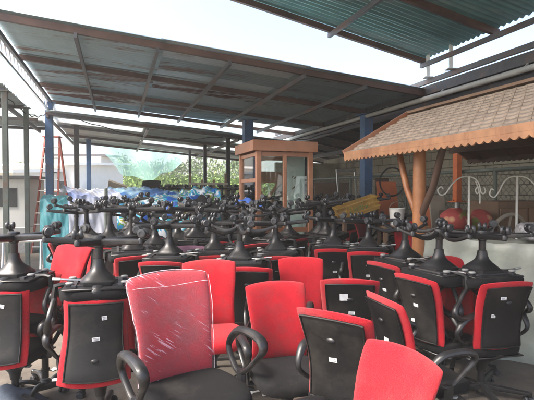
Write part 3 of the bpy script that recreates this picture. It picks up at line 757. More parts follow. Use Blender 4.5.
for a, s_ in ((.30, 1.05), (2 * RW - .30, 2.75), (.30, 3.9), (2 * RW - .30, 4.2)):
    top = EZ + (RH * .30 / RW) - .05
    b = MB(); b.tube([gp(a, s_, 0), gp(a, s_, .7), gp(a + .004, s_, 1.5), gp(a, s_, top)], [.078, .072, .070, .066], 16); b.build('log_post', M['woodlog'], t)
    for k in (-1, 1):
        b = MB(); b.tube([gp(a, s_ + k * .03, 1.42), gp(a, s_ + k * .22, 1.72), gp(a, s_ + k * .42, top - .02)], [.038, .036, .036], 10); b.build('brace', M['woodlog'] if k < 0 else M['darkwood'], t)
for a in (.30, 2 * RW - .30):
    b = MB(); b.bar(gp(a, 0, EZ + .10), gp(a, GL_, EZ + .10), .08, .10); b.build('wall_plate', M['darkwood'], t, smooth=False)
b = MB()
for k in range(8): b.bar(gp(.02, .25 + k * .55, EZ - .035), gp(RW, .25 + k * .55, EZ + RH - .045), .05, .05); b.bar(gp(2 * RW - .02, .25 + k * .55, EZ - .035), gp(RW, .25 + k * .55, EZ + RH - .045), .05, .05)
b.build('roof_rafters', M['darkwood'], t, smooth=False)

# ------------------------------------------------------------------ fence and wall on the right
F0 = Vector((1.33, 13.0, 0)); FD = -D1; FLEN = 11.0
t = thing('chain_link_fence', 'chain-link fence with steel rails along the right side behind the tiled shelter', 'fence', F0)
b = MB(); sp = .10; Hf = 2.0
import itertools
k = -Hf
while k < FLEN:
    for sg in (1, -1):
        a0, z0, a1, z1 = k, 0, k + Hf, Hf
        if a0 < 0: z0 = -a0; a0 = 0
        if a1 > FLEN: z1 = Hf - (a1 - FLEN); a1 = FLEN
        if sg < 0: z0, z1 = Hf - z0, Hf - z1
        if a1 > a0: b.tube([FD * a0 + Vector((0, 0, z0)), FD * a1 + Vector((0, 0, z1))], .0035, 3)
    k += sp
b.build('wire_mesh', M['chain'], t)
for k in range(6):
    b = MB(); b.tube([FD * (k * 2.2) + Vector((0, 0, 0)), FD * (k * 2.2) + Vector((0, 0, Hf + .04))], .03, 10); b.build('fence_post', M['greenpost'], t)
b = MB(); b.tube([Vector((0, 0, Hf)), FD * FLEN + Vector((0, 0, Hf))], .028, 10); b.build('top_rail', M['greenpost'], t)
w0 = F0 + D2 * 1.9 + D1 * 3
t = thing('block_wall', 'old concrete block wall behind the chain-link fence', 'wall', w0)
b = MB()
for j in range(14):
    n = 40
    for i in range(n):
        a0 = i * .42 + (j % 2) * .21; x = rr.uniform(-.004, .004)
        c = -D1 * (a0 + .2) + Vector((0, 0, .1 + j * .2)) + D2 * x
        b.box(c, (.20, .408, .188), rot=(0, 0, YAW), bev=.006)
b.build('blockwork', M['wall'], t, smooth=False)
b = MB(); b.bar(D2 * .02 + D1 * .3, D2 * .02 - D1 * 17.2, .16, .01)
b = MB(); b.box(-D1 * 8.4 + Vector((0, 0, 1.4)) + D2 * .03, (.15, 17.2, 2.8), rot=(0, 0, YAW)); b.build('mortar_core', mat('mortar', (.16, .145, .12), .9), t, smooth=False)
# far wall closing the shed behind the fence
t = thing('rear_wall', 'grey-brown plaster wall at the back of the shed right of the booth', 'wall', F0 + D1 * 2.0 + D2 * -.4, YAW)
b = MB(); b.box((1.3, 0, 1.3), (2.7, .15, 2.6)); b.build('wall_face', M['wall'], t, smooth=False)
b = MB(); b.box((.6, -.09, 1.35), (.9, .03, .9)); b.build('shutter', M['greenpost'], t, smooth=False)

# leaning and stored stuff inside the shed
def leaning(px, d, w, h, m, label, cat, rz=0., lean=.25, name='leaning_board', th=.03, z=0., frame=False):
    q = P(px, d, z)
    b = MB()
    if frame:
        for x in (-w / 2, w / 2): b.box((x, 0, h / 2), (.045, th, h))
        for zz in (.02, h * .5, h - .02): b.box((0, 0, zz), (w - .05, th * .8, .045))
    else: b.box((0, 0, h / 2), (w, th, h), bev=.004)
    o = b.build(name, m, loc=q, smooth=False); o.rotation_euler = (Euler((0, 0, rz)).to_matrix() @ Euler((-lean, 0, 0)).to_matrix()).to_euler(); return tag(o, label, cat)
leaning(353, 10.6, .55, 2.2, M['alu'], 'pale metal window frame leaning left of the blue post', 'window frame', rz=YAW + .2, lean=.12, name='window_frame', frame=True)
leaning(335, 11.5, 1.0, 1.9, M['boardwood'], 'brown sheet of board leaning at the fence left of the blue post', 'board', rz=YAW, lean=.1)
leaning(318, 12.2, .9, 1.8, M['palewood'], 'pale framed panel leaning beside the booth', 'panel', rz=YAW, lean=.1, name='framed_panel', frame=True)
leaning(426, 7.6, .38, 1.55, M['orangepaint'], 'orange leaning board behind the log post', 'board', rz=-.3, lean=.12)
leaning(447, 7.2, .30, 1.62, M['palewood'], 'pale grey board leaning right of the log post', 'board', rz=.3, lean=.16)
leaning(436, 7.9, .22, 1.8, M['darkwood'], 'dark narrow plank leaning between the orange and pale boards', 'plank', rz=.1, lean=.2)
leaning(395, 8.6, .42, 1.9, M['orangepaint'], 'tall orange tapering panel left of the log post', 'panel', rz=.2, lean=.2, name='orange_panel')
leaning(385, 9.0, .28, 1.95, M['darkwood'], 'dark slab leaning right of the blue post', 'board', rz=.1, lean=.1)
def cabinet(px, d, w, dp, h, m, label, z=0):
    q = P(px, d, z); t = thing('cabinet', label, 'cabinet', q, YAW - R(90) + R(90))
    b = MB(); b.box((0, 0, h / 2), (w, dp, h), bev=.006); b.build('carcass', m, t, smooth=False)
    for k in (-1, 1):
        b = MB(); b.box((k * w * .245, -dp / 2 - .011, h * .5), (w * .46, .018, h * .88), bev=.004); dd = b.build('cabinet_door', m, t, smooth=False)
        b = MB(); b.box((k * w * .05, -dp / 2 - .028, h * .55), (.012, .014, .10)); b.build('handle', M['alu'], dd, smooth=False)
    return t
cabinet(512, 6.3, 1.0, .5, 1.55, M['boardwood'], 'brown wooden cabinet behind the right white scroll post')
cabinet(474, 7.0, .9, .5, 1.38, M['darkwood'], 'dark low cabinet behind the left white scroll post')
# coiled hose on the fence
b = MB(); b.tube([Vector((0, .22 * math.cos(a), .26 * math.sin(a))) for a in [i * 2 * math.pi / 28 for i in range(28)]], .015, 8, closed=True)
q = P(392, 8.3); o = b.build('hose_coil', M['tyre'], loc=(q.x, q.y, 1.85)); o.rotation_euler = (0, 0, R(70)); tag(o, 'black hose loop hanging on the fence left of the log post', 'hose')
# bucket
q = P(397, 6.9, 1.16); t = thing('paint_bucket', 'white bucket with dark band left of the log post', 'bucket', q)
b = MB(); b.lathe([(.10, 0), (.115, .24), (.12, .245), (.12, .26), (.108, .26), (.10, .03), (.0, .025)], 20); b.build('bucket_body', M['whitepaint'], t)
b = MB(); b.tube([Vector((.12 * math.cos(a), 0, .24 + .12 * math.sin(a))) for a in [i * math.pi / 10 for i in range(11)]], .004, 6); b.build('handle', M['steel'], t)
# workbench that carries bucket, crate, floral bundles
def bench(px, d, w, dp, h, label, rz):
    q = P(px, d); t = thing('work_table', label, 'table', q, rz)
    b = MB(); b.box((0, 0, h - .02), (w, dp, .035), bev=.004); b.build('tabletop', M['boardwood'], t, smooth=False)
    for x in (-1, 1):
        for y in (-1, 1): b = MB(); b.box((x * (w / 2 - .05), y * (dp / 2 - .05), (h - .04) / 2), (.05, .05, h - .04)); b.build('leg', M['boardwood'], t, smooth=False)
bench(402, 6.9, .7, .5, 1.16, 'narrow wooden table carrying the white bucket', 0)
bench(357, 7.0, .8, .6, 1.24, 'wooden table under the yellow crate', YAW)
bench(470, 5.95, .85, .5, 1.16, 'wooden table under the two red floral bundles', -.1)
# yellow crate
q = P(358, 7.0, 1.33); t = thing('yellow_crate', 'yellow plastic crate with green lettering tipped up beside the blue post', 'crate', q, R(20)); t.rotation_euler = (R(4), R(-19), R(2))
b = MB(); w, dp, h = .62, .30, .20
b.box((0, 0, .01), (w, dp, .02)); b.box((0, -dp / 2, h / 2), (w, .015, h)); b.box((0, dp / 2, h / 2), (w, .015, h)); b.box((-w / 2, 0, h / 2), (.015, dp, h)); b.box((w / 2, 0, h / 2), (.015, dp, h))
for zz in (h - .01, h * .55, .05):
    for s_ in (-1, 1): b.box((0, s_ * (dp / 2 + .012), zz), (w + .05, .012, .022)); b.box((s_ * (w / 2 + .012), 0, zz), (.012, dp + .03, .022))
for k in range(7): 
    for s_ in (-1, 1): b.box((-w / 2 + .05 + k * (w - .1) / 6, s_ * (dp / 2 + .010), h / 2), (.012, .010, h))
b.build('crate_body', M['yellow'], t, smooth=False)
b = MB()
for k in range(6):
    x = -.13 + k * .05
    b.box((x, -dp / 2 - .016, .105), (.008, .004, .06)); b.box((x + .013, -dp / 2 - .016, .13 - .02 * (k % 3)), (.024, .004, .010)); 
    if k % 2: b.box((x + .024, -dp / 2 - .016, .105), (.008, .004, .05))
b.build('green_lettering', M['green_ink'], t, smooth=False)
# floral bundles
for i, (px, d, s_, lab) in enumerate(((454, 5.75, 1.0, 'round red floral cloth bundle left of the white scroll post'), (480, 5.9, .92, 'round red floral cloth bundle right of the left white scroll post'))):
    b = MB(); n1, n2 = 22, 16
    def f(a, c):
        th, ph = 2 * math.pi * a, math.pi * (c - .5); r_ = .165 * s_ * (1 + .06 * math.sin(5 * th + 2) * math.cos(ph) + .04 * math.sin(9 * ph + th * 3))
        return Vector((r_ * math.cos(ph) * math.cos(th) * 1.05, r_ * math.cos(ph) * math.sin(th), r_ * math.sin(ph) * .95))
    b.grid(f, n1, n2)
    q = P(px, d, 1.16 + .155 * s_); o = b.build('floral_bundle', M['floral'], loc=q); o.rotation_euler = (0, .3 * i - .3, i * 1.3); tag(o, lab, 'cloth bundle', 'red floral bundles')
# wagon wheel rim piece
b = MB(); b.tube([Vector((.34 * math.cos(a), 0, .34 * math.sin(a))) for a in [i * 2 * math.pi / 36 for i in range(36)]], .026, 8, closed=True)
for k in range(8): a = k * math.pi / 4; b.tube([(0, 0, 0), (.33 * math.cos(a), 0, .33 * math.sin(a))], .014, 6)
b.lathe([(.05, -.06), (.06, -.03), (.06, .03), (.05, .06)], 12, axis='y')
q = P(507, 5.9, 1.05); o = b.build('wagon_wheel', M['palewood'], loc=q); o.rotation_euler = (.2, 0, .4); tag(o, 'pale wooden wagon wheel behind the pale cover', 'wheel')

# ------------------------------------------------------------------ white scroll stand
t = thing('scroll_stand', 'white wrought-iron stand with scrolled arches behind the pale cover', 'iron stand', P(493, 4.95))
c0 = P(493, 4.95)
for px in (469, 517):
    x = P(px, 4.95).x - c0.x; b = MB(); b.tube([(x, 0, 0), (x, 0, 1.85)], .013, 10); b.lathe([(.0, 0), (.09, .0), (.09, .012), (.03, .02)], 14, c=(x, 0, 0)); b.build('upright', M['whitepaint'], t)
def scroll(x0, pts, name='scroll_arch'):
    b = MB(); b.tube(spline([(x0 + x, 0, z) for x, z in pts], 8), .0075, 8); b.build(name, M['whitepaint'], t)
xl = P(469, 4.95).x - c0.x; xr = P(517, 4.95).x - c0.x
L = [(0, 1.85), (-.10, 1.835), (-.19, 1.76), (-.26, 1.66), (-.32, 1.65), (-.345, 1.70), (-.31, 1.735), (-.285, 1.71)]
Rr = [(-x, z) for x, z in L]
scroll(xl, L); scroll(xr, [(0, 1.85), (-.08, 1.84), (-.15, 1.78), (-.20, 1.68), (-.25, 1.62), (-.30, 1.65), (-.285, 1.71), (-.255, 1.70)]); scroll(xr, Rr)
scroll(xl, [(0, 1.85), (.07, 1.82), (.11, 1.76), (.13, 1.68), (.16, 1.66), (.18, 1.69), (.165, 1.73)]); scroll(xl, [(.07, 1.80), (.10, 1.72), (.12, 1.64), (.12, 1.55)], 'scroll_tendril'); scroll(xl, [(.10, 1.74), (.07, 1.70), (.09, 1.66), (.115, 1.69)], 'scroll_tendril')
b = MB(); b.bar((xl, 0, .35), (xr, 0, .35), .02, .02); b.build('cross_bar', M['whitepaint'], t)

# ------------------------------------------------------------------ pale wrapped panels at the right
b = MB(); A0 = P(412, 4.9); A1 = P(600, 4.05); dirx = (A1 - A0); Lc = dirx.length; dirx.normalize(); nn = Vector((dirx.y, -dirx.x, 0))
def cov(a, c):
    # c 0..1 goes up the front, over the top and down the back
    x = Lc * a; hgt = 1.20 + .02 * math.sin(a * 9) - .02 * a
    per = c * (2 * hgt + .5)
    if per < hgt: z = per; dep = 0
    elif per < hgt + .5: z = hgt; dep = per - hgt
    else: z = hgt - (per - hgt - .5); dep = .5
    wv = .014 * math.sin(a * 17 + c * 9) + .010 * math.sin(a * 41 - c * 23) + .008 * math.sin(a * 7 + c * 60)
    return A0 + dirx * x - nn * dep + nn * wv * (1 if dep < .25 else -1) + Vector((0, 0, max(.01, z + wv * .6)))
b.grid(cov, 60, 60); o = b.build('covered_panels', M['cover'], fix=False); tag(o, 'stack of panels under a pale grey-green plastic cover behind the rightmost chairs', 'covered panels')
b = MB()
def lump(a, c):
    th, ph = 2 * math.pi * a, math.pi * (c - .5); e = .5
    cx = lambda v: math.copysign(abs(v) ** e, v)
    r_ = 1 + .05 * math.sin(th * 7 + ph * 5)
    return Vector((.24 * cx(math.cos(ph)) * cx(math.cos(th)) * r_, .18 * cx(math.cos(ph)) * cx(math.sin(th)) * r_, .085 * cx(math.sin(ph)) * r_))
b.grid(lump, 28, 16); q = P(545, 4.4, 1.285); o = b.build('foam_block', M['speckle'], loc=q); o.rotation_euler = (0, .05, -.4); tag(o, 'speckled grey foam block on the pale cover at the right edge', 'foam')

# ------------------------------------------------------------------ left side: tarps, poles, junk
def cloth(px0, px1, d0, d1, z0, z1, m, label, name='tarpaulin', amp=.06, seed=0, depth=.9, cat='tarpaulin'):
    a = P(px0, d0); c = P(px1, d1); dr = c - a; b = MB(); rn = random.Random(seed); ph = [rn.uniform(0, 6) for _ in range(6)]
    bk = Vector((-dr.y, dr.x, 0)).normalized()
    def f(u, v):
        hz = z0 + (z1 - z0) * u
        per = v * 1.9
        if per < 1: z = hz * per; dp = .14 * (1 - per)  * -1
        else: z = hz + .10 * math.sin((per - 1) * 3); dp = (per - 1) * depth
        w = amp * (.8 * math.sin(u * 6 + ph[0] + v * 4) + .9 * (1 - 2 * abs(math.sin(u * 11 + ph[1] - v * 7 + math.sin(v * 5)))) + .5 * (1 - 2 * abs(math.sin(u * 5 + v * 13 + ph[2]))) + .3 * (1 - 2 * abs(math.sin(u * 29 + v * 19 + ph[3]))))
        return a + dr * u + bk * (dp + w * .8) + Vector((0, 0, max(.01, z + w * .8 * min(1, per))))
    b.grid(f, 64, 44); o = b.build(name, m, fix=False); return tag(o, label, cat)
cloth(40, 84, 8.6, 8.8, 1.52, 1.42, M['tarpteal'], 'teal tarpaulin hanging left behind the thin iron post', seed=1, amp=.03)
cloth(68, 122, 7.5, 8.0, 1.66, 1.58, M['tarpwhite'], 'crumpled white and blue tarpaulin behind the curved chair base', seed=2, amp=.03)
cloth(100, 166, 8.5, 8.6, 1.66, 1.60, M['tarpblue'], 'blue tarpaulin with pale blotches in the middle of the covers', seed=3, amp=.035, depth=1.3)
cloth(118, 206, 7.7, 7.8, 1.46, 1.56, M['banner'], 'printed blue, white and green vinyl banner draped over the stacks', seed=4, amp=.05, depth=1.6)
cloth(176, 220, 7.9, 8.3, 1.50, 1.68, M['banner'], 'printed white and green banner end beside the dark bundle', seed=8, amp=.05, depth=.9)
b = MB(); b.grid(lambda a, c: Vector((.95 * (a - .5), .5 * (c - .5), .26 * max(0, 1 - abs(a - .45) * 2.0) * math.sin(math.pi * c) + .03 * math.sin(a * 23 + c * 5))), 30, 14)
q = P(203, 7.5, 1.36); o = b.build('dark_sheet', M['blackfab'], loc=q, fix=False); tag(o, 'black cloth heap right of the printed banner', 'cloth')
# thin upright poles
for i, (px, d, z1, lab) in enumerate(((106, 7.6, 1.72, 'first'), (111, 7.7, 1.60, 'second'), (117, 7.9, 1.55, 'third'), (138, 7.7, 1.60, 'fourth'), (149, 7.8, 1.58, 'fifth'))):
    b = MB(); b.tube([(0, 0, 0), (0, 0, z1)], .016 if i != 0 else .03, 8); b.lathe([(.024, z1 - .01), (.026, z1), (.02, z1 + .012)], 10); o = b.build('thin_pole', M['alu'] if i else M['greenpost'], loc=P(px, d)); tag(o, lab + ' from the left of the five thin poles before the tarpaulins', 'pole', 'thin poles before the tarpaulins')
# step ladder
t = thing('step_ladder', 'tall red step ladder behind the blue post at the left', 'ladder', P(53, 12.5), YAW - .35)
for s_, y in ((1, -.5), (-1, .5)):
    b = MB()
    for x in (-1, 1): b.bar((x * .34, y, 0), (x * .20, 0, 3.15), .05, .035)
    b.build('ladder_rails', M['ladder'], t, smooth=False)
for k in range(10):
    f = (k + .6) / 10.5; MB().box((0, -.5 * (1 - f), 3.15 * f), (2 * (.34 - .14 * f), .07, .025)).build('step', M['alu'], t, smooth=False)
b = MB(); b.box((0, 0, 3.17), (.46, .2, .03)); b.build('top_cap', M['ladder'], t, smooth=False)
# umbrella-like board tent
q = P(117, 10.5); t = thing('tilted_table', 'pale tilted tabletop standing on the tarpaulins', 'table', (q.x, q.y, 0), .2)
b = MB(); b.box((0, 0, 1.72), (.42, .5, .04), rot=(R(-35), R(20), 0)); b.build('tabletop', M['palewood'], t, smooth=False)
b = MB(); b.tube([(0, 0, 0), (0, 0, 1.7)], .03, 8); b.build('leg', M['steel'], t)
# black chair back on the tarps
q = P(147, 10.4); chair(q.x, q.y, R(172), 'black chair with plain dark backrest standing behind the printed banner', 'office chairs of another fabric', back='back_black', full=False, lift=.0).location.z = .92
b = MB(); b.box((0, 0, .45), (1.2, .9, .9), bev=.02); o = b.build('cardboard_carton', M['boardwood'], loc=P(147, 10.5), smooth=False); tag(o, 'brown carton under the black chair behind the printed banner', 'carton')
# tables upside down / wooden frame stack behind
t = thing('wooden_rack', 'wooden slatted bench frame stacked left of the booth', 'rack', P(208, 10.8), .15)
for x in (-.42, -.14, .14, .42):
    b = MB(); b.box((x, 0, 1.1), (.05, .05, 2.0 if abs(x) > .3 else 1.7)); b.build('upright', M['boardwood'], t, smooth=False)
for z in (.5, 1.2, 1.45, 1.85):
    b = MB(); b.box((0, -.04, z), (.95, .03, .05)); b.build('slat', M['palewood'], t, smooth=False)
def stacked_table(px, d, z, rz, label):
    t = thing('upturned_table', label, 'table', P(px, d, z), rz, 'tables piled behind the tarpaulins')
    b = MB(); b.box((0, 0, .03), (.9, .6, .03), bev=.004); b.build('tabletop', M['darkwood'], t, smooth=False)
    for x in (-1, 1):
        for y in (-1, 1): b = MB(); b.tube([(x * .38, y * .24, .04), (x * .42, y * .27, .5)], [.022, .018], 8); b.build('leg', M['plastic'], t)
# pallets of upturned chairs far behind left: third level
far = [(163, 10.9), (172, 11.6), (181, 10.6), (190, 11.3), (222, 11.4), (232, 10.9), (240, 11.8), (226, 12.6), (197, 12.4), (178, 12.7), (319, 11.0), (330, 10.7), (341, 11.3), (336, 12.0)]
for i, (px, d) in enumerate(far):
    q = P(px, d); 
    if px < 300:
        b = MB(); b.box((0, 0, .21), (.56, .5, .42), bev=.01); o = b.build('wooden_crate', M['darkwood'], loc=q, smooth=False); tag(o, 'dark crate under the raised upturned chair, %s of the far group from the left' % nth(sorted([f[0] for f in far]).index(px) + 1), 'crate', 'crates under the far chairs')
    chair(q.x, q.y, R(rnd.uniform(0, 360)), 'raised upside-down chair, %s from the left of the far group' % nth(sorted([f[0] for f in far]).index(px) + 1), GT, inverted=True, ztop=1.45 + (.38 if px < 300 else .12), full=False, back='back_black')
# kiosk box at the left
t = thing('white_kiosk', 'low white kiosk with grey base at the far left', 'kiosk', P(6, 12.5), .1)
b = MB(); b.box((0, 0, 1.35), (1.6, 1.2, 1.3), bev=.01); b.build('kiosk_body', M['white_wall'], t, smooth=False)
b = MB(); b.box((0, 0, .35), (1.64, 1.24, .7), bev=.01); b.build('kiosk_base', M['steel'], t, smooth=False)
b = MB(); b.box((0, 0, 2.04), (1.9, 1.5, .08)); b.build('kiosk_roof', M['rafter'], t, smooth=False)
b = MB(); b.box((0, -.612, 1.5), (1.1, .02, .5)); b.build('window', M['dkglass'], t, smooth=False)
# heap of orange timber
t = thing('timber_heap', 'heap of orange-brown boards behind the blue post', 'timber heap', P(40, 14.5))
for k in range(9):
    b = MB(); b.box((0, 0, 0), (rr.uniform(1.0, 1.8), .16, .035)); o = b.build('board', M['orangepaint'] if k % 2 else M['boardwood'], t, loc=(rr.uniform(-.4, .7), rr.uniform(-.3, .3), 1.0 + k * .09), smooth=False); o.rotation_euler = (0, rr.uniform(-.35, .35), rr.uniform(-.5, .5))
b = MB(); b.box((0, 0, .48), (1.8, .8, .96)); b.build('base_block', M['boardwood'], t, smooth=False)
# small clutter on the floor left
for i, (px, d, m, lab) in enumerate(((14, 6.2, 'palewood', 'pale carton on the floor at the left edge'), (4, 7.2, 'whitepaint', 'white box on the floor behind the left edge post'), (20, 7.4, 'tarpteal', 'teal box on the floor near the thin iron posts'))):
    t = thing('storage_box', lab, 'box', P(px, d), rr.uniform(-.5, .5))
    b = MB(); b.box((0, 0, .16), (.5, .38, .32), bev=.01); b.build('box_body', M[m], t, smooth=False)
    b = MB(); b.box((0, 0, .335), (.53, .41, .028), bev=.005); b.build('lid', M[m], t, smooth=False)
# white pipe clutter (sawhorse) and grey bench
t = thing('folding_trestle', 'pale metal folding trestle beside the teal tarpaulin', 'trestle', P(22, 6.6), .3)
for x in (-.25, .25):
    b = MB(); b.tube([(x, -.2, 0), (x, .0, .95)], .016, 8); b.tube([(x, .2, 0), (x, 0, .95)], .016, 8); b.build('leg_pair', M['alu'], t)
b = MB(); b.tube([(-.3, 0, .95), (.3, 0, .95)], .02, 8); b.tube([(-.25, -.13, .35), (.25, -.13, .35)], .012, 8); b.build('cross_bar', M['alu'], t)
# denim cloth lying bottom left
b = MB(); b.grid(lambda a, c: Vector((.5 * (a - .5), .34 * (c - .5), .01 + .16 * (math.sin(a * 3.14) * math.sin(c * 3.14)) ** .6 * (1 + .12 * math.sin(a * 9 + c * 8) + .15 * (1 - 2 * abs(math.sin(a * 5 - c * 6)))))), 30, 22)
o = b.build('denim_cloth', M['denim'], loc=P(4, 3.45, .005), fix=False); tag(o, 'grey-blue denim cloth heaped on the floor in the bottom left corner', 'cloth')

# aqua net hanging from the second roof
b = MB(); a0 = P(96, 17.6, 3.75); a1 = P(182, 19.5, 3.30)
def net(u, v):
    sag = .35 + 1.25 * (math.sin(math.pi * min(1, u * 1.0)) ** .8) * (1 - .35 * u)
    p = a0.lerp(a1, u); return p + Vector((0, .25 * math.sin(u * 13) + .3 * v, -sag * v + .08 * math.sin(u * 20 + v * 6)))
b.grid(net, 48, 16); o = b.build('shade_net', M['net'], fix=False); tag(o, 'translucent aqua shade net sagging from the far roof edge', 'shade net')

# ------------------------------------------------------------------ far background
def leaf_mesh(nm, n, rx, rz, m, seed, base, trunk_h):
    rn = random.Random(seed); b = MB(); cl = [Vector((rn.gauss(0, rx * .45), rn.gauss(0, rx * .45), base + rn.uniform(.1, 1) * rz)) for _ in range(16)]
    for k in range(n):
        c = rn.choice(cl); p = c + Vector((rn.gauss(0, rx * .22), rn.gauss(0, rx * .22), rn.gauss(0, rz * .12))); s_ = rn.uniform(.07, .15)
        e = Euler((rn.uniform(0, 6), rn.uniform(0, 6), 0)).to_matrix()
        b.add([p + e @ Vector(v) * s_ for v in ((-1, -.5, 0), (1, -.5, 0), (1.1, .5, .2), (-1, .5, .1))], [(0, 1, 2, 3)])
    return b.mesh(nm, m, smooth=False, fix=False)
def trunk_mesh(h, seed):
    rn = random.Random(seed); b = MB(); b.tube([(0, 0, 0), (.05, 0, h * .4), (-.03, .05, h)], [.16, .12, .07], 8)
    for k in range(5):
        a = rn.uniform(0, 6.28); b.tube([(0, 0, h * rn.uniform(.5, .9)), (math.cos(a) * .6, math.sin(a) * .6, h * 1.2), (math.cos(a) * 1.1, math.sin(a) * 1.1, h * 1.5)], [.06, .04, .015], 6)
    return b.mesh('trunk', M['bark'])
crowns = [leaf_mesh('crown', 1500, 2.2, 3.2, M['leaf'], 1, 1.6, 2), leaf_mesh('crown', 1300, 1.8, 3.6, M['leaf2'], 2, 1.8, 2)]
trunks = [trunk_mesh(2.2, 1), trunk_mesh(2.4, 2)]
for i, (px, d, sc, lab) in enumerate(((128, 44, .9, 'pale green tree behind the red wall'), (146, 40, .8, 'pale green tree behind the white cars'), (168, 46, .85, 'pale green tree right of the white cars'), (186, 38, .8, 'green tree behind the hedge, left'), (214, 42, .9, 'green tree behind the hedge, right'), (236, 36, .8, 'green tree just left of the booth'), (30, 52, .9, 'green tree above the kiosk'))):
    t = thing('tree', lab, 'tree', P(px, d), i * 1.1, 'trees beyond the yard'); t.scale = (sc, sc, sc)
    link('crown', crowns[i % 2], t); link('trunk', trunks[i % 2], t)
hm = MB(); rn = random.Random(9)
for k in range(3800):
    p = Vector((rn.uniform(-1.5, 1.5), rn.uniform(-.45, .45), rn.uniform(.1, 2.3) + .2 * rn.gauss(0, 1))); e = Euler((rn.uniform(0, 6), rn.uniform(0, 6), 0)).to_matrix(); s_ = rn.uniform(.05, .1)
    hm.add([p + e @ Vector(v) * s_ for v in ((-1, -.5, 0), (1, -.5, 0), (1.1, .5, .2), (-1, .5, .1))], [(0, 1, 2, 3)])
hme = hm.mesh('hedge', M['leaf'], smooth=False, fix=False)
for i, px in enumerate((150, 178, 205, 232, 262)):
    o = link('hedge', hme, None, P(px, 27 + .3 * i)); o.rotation_euler = (0, 0, YAW if i % 2 else YAW + math.pi); tag(o, 'bright green clipped hedge section, %s from the left' % nth(i + 1), 'hedge', 'hedge sections beyond the shed')
# red wall, white buildings
def building(px, d, w, h, dp, m, label, rz=0, nwin=4, rm='rafter', name='low_building'):
    t = thing(name, label, 'building', P(px, d), rz)
    b = MB(); b.box((0, 0, h / 2), (w, dp, h)); b.build('wall', M[m], t, smooth=False)
    b = MB(); b.box((0, 0, h + .08), (w + .8, dp + .8, .14), rot=(R(3), 0, 0)); b.build('roof', M[rm], t, smooth=False)
    for k in range(nwin):
        x = -w / 2 + w * (k + .5) / nwin; b = MB(); b.box((x, -dp / 2 - .03, h * .55), (w / nwin * .45, .06, h * .3)); f = b.build('window', M['whitepaint'], t, smooth=False)
        b = MB(); b.box((x, -dp / 2 - .066, h * .55), (w / nwin * .38, .01, h * .25)); b.build('pane', M['dkglass'], f, smooth=False)
building(52, 30, 7.5, 3.3, 5, 'white_wall', 'long white building with dark windows behind the ladder', rz=-.25, rm='white_wall')
building(8, 26, 4.5, 2.7, 4, 'white_wall', 'white low building at the left edge behind the kiosk', rz=-.25, nwin=2, rm='white_wall')
building(88, 34, 3.0, 4.2, 4, 'white_wall', 'narrow white building left of the red wall', rz=.1, nwin=2)
b = MB()
for k in range(34): b.box((-3.4 + k * .2, 0, 1.15), (.17, .04 + .02 * (k % 2), 2.3))
b.box((0, .05, .3), (6.9, .04, .1)); b.box((0, .05, 2.0), (6.9, .04, .1))
o = b.build('red_wall', M['redpaint'], loc=P(106, 36), smooth=False); tag(o, 'red sheet metal wall behind the white cars', 'wall')
def car(px, d, rz, m, label):
    t = thing('parked_car', label, 'car', P(px, d), rz, 'cars parked beyond the shed')
    prof = [(-2.1, .35), (-2.15, .75), (-2.05, 1.0), (-1.9, 1.5), (-1.6, 1.74), (.3, 1.76), (.55, 1.6), (1.05, 1.12), (1.9, .98), (2.1, .8), (2.12, .4)]
    b = MB(); rings = []
    for y, s_ in ((-.86, .95), (-.80, 1), (.80, 1), (.86, .95)):
        rings.append([(x * (s_ if z < 1.2 else s_), y * (1 if z < 1.1 else .86), .3 + (z - .3) * (1 if s_ == 1 else .97)) for x, z in prof])
    b.loft(rings); b.build('body', M[m], t)
    b = MB()
    for sy in (-1, 1): b.box((-.55, sy * .775, 1.40), (2.0, .02, .40))
    b.box((.83, 0, 1.36), (.03, 1.3, .5), rot=(0, R(-45), 0)); b.build('windows', M['dkglass'], t, smooth=False)
    for x in (-1.35, 1.35):
        for y in (-1, 1): b = MB(); b.lathe([(.05, -.1), (.33, -.1), (.34, 0), (.33, .1), (.05, .1)], 20, axis='y', c=(x, y * .8, .34)); b.build('wheel', M['tyre'], t)
    for y in (-1, 1): b = MB(); b.box((2.1, y * .6, .78), (.05, .3, .12), bev=.01); b.build('headlight', M['alu'], t)
car(114, 27, .25, 'carwhite', 'white van-like car parked before the red wall')
car(133, 26, 2.9, 'carwhite', 'white car parked right of the red wall')
car(72, 24, .1, 'carsilver', 'silver car parked left of the red wall behind the dark post')
car(246, 30, 1.5, 'carsilver', 'silver car parked beyond the shed behind the booth glass')
# boundary wall far behind the hedge to close the horizon
b = MB(); b.box((0, 0, .7), (60, .2, 1.4)); o = b.build('boundary_wall', M['white_wall'], loc=(-6, 58, 0), smooth=False); tag(o, 'long low white boundary wall at the horizon', 'wall')

# slack electric cables
for i, (a, c, sg, lab) in enumerate(((P(50, 11.1, 3.7), P(228, 13.0, 3.25), .35, 'slack black cable strung between the left blue post and the far dark post'), (P(228, 13.0, 3.2), P(366, 9.6, 3.2), .3, 'slack black cable running behind the booth to the blue post'), (P(6, 7.15, 3.2), P(50, 11.1, 3.6), .2, 'slack black cable from the left edge post to the blue post'))):
    b = MB(); b.tube([a.lerp(c, k / 24) - Vector((0, 0, sg * math.sin(math.pi * k / 24) + .02 * math.sin(k * 1.7))) for k in range(25)], .010, 6); o = b.build('cable', M['tyre']); tag(o, lab, 'cable')
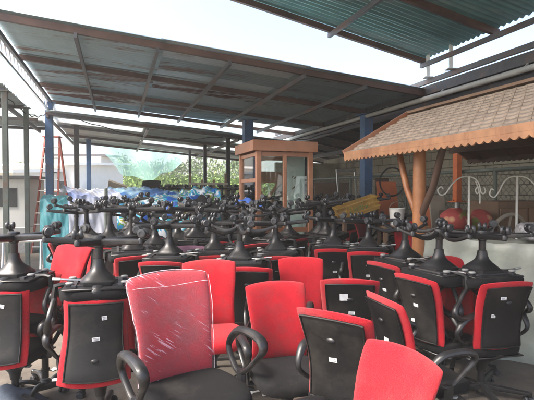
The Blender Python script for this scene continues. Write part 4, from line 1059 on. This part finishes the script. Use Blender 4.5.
# litter on the floor
for i, (px, d, w_, m, lab) in enumerate(((30, 3.75, .10, 'palewood', 'scrap of pale card on the floor left of the nearest upturned chair'), (52, 4.2, .07, 'sticker', 'small white paper scrap on the floor by the left chair bases'), (24, 4.4, .12, 'boardwood', 'brown card scrap on the floor at the left'))):
    b = MB(); b.grid(lambda a, c: Vector((w_ * (a - .5), w_ * .7 * (c - .5), .012 + .012 * math.sin(a * 5 + i) * math.sin(c * 4)))  , 6, 6); o = b.build('paper_scrap', M[m], loc=P(px, d), fix=False); o.rotation_euler = (0, 0, i * 1.1); tag(o, lab, 'litter')
# ------------------------------------------------------------------ haze
hz = MB(); hz.box((0, 75, 4), (420, 410, 10)); hm_ = bpy.data.materials.new('bright_air'); hm_.use_nodes = True; hn = hm_.node_tree; hn.nodes.remove(hn.nodes['Principled BSDF'])
pv = hn.nodes.new('ShaderNodeVolumePrincipled'); pv.inputs['Color'].default_value = (1, .99, .96, 1); pv.inputs['Density'].default_value = .0032; hn.links.new(pv.outputs[0], hn.nodes['Material Output'].inputs['Volume'])
o = hz.build('haze', hm_, smooth=False); o['kind'] = 'stuff'
# ------------------------------------------------------------------ light, sky, camera
w = bpy.data.worlds.new('World'); scene.world = w; w.use_nodes = True; nt = w.node_tree
sk = nt.nodes.new('ShaderNodeTexSky'); sk.sky_type = 'NISHITA'; sk.sun_disc = False; sk.sun_elevation = R(52); sk.sun_rotation = R(-112); sk.air_density = 1.0; sk.dust_density = 6.0; sk.ozone_density = 1.0
nt.links.new(sk.outputs[0], nt.nodes['Background'].inputs['Color']); nt.nodes['Background'].inputs['Strength'].default_value = .15
sl_ = bpy.data.lights.new('sun', 'SUN'); sl_.energy = 1.5; sl_.angle = R(14); sl_.color = (1, .96, .9)
so = bpy.data.objects.new('sun', sl_); C.objects.link(so)
az = R(-112); el = R(52); sd = Vector((math.sin(az) * math.cos(el), math.cos(az) * math.cos(el), math.sin(el)))
so.rotation_euler = sd.to_track_quat('Z', 'Y').to_euler(); so.location = (0, 0, 20)
cd = bpy.data.cameras.new('camera'); co = bpy.data.objects.new('camera', cd); C.objects.link(co); scene.camera = co
co.location = (0, 0, H); co.rotation_euler = (R(90) - math.atan(10 / F), 0, 0); cd.sensor_width = 36; cd.lens = 36 * F / 534; cd.clip_end = 2000; cd.clip_start = .05
vs_ = scene.view_settings; vs_.view_transform = 'Standard'; vs_.look = 'None'; vs_.gamma = 1; vs_.exposure = 1.98; vs_.use_curve_mapping = False
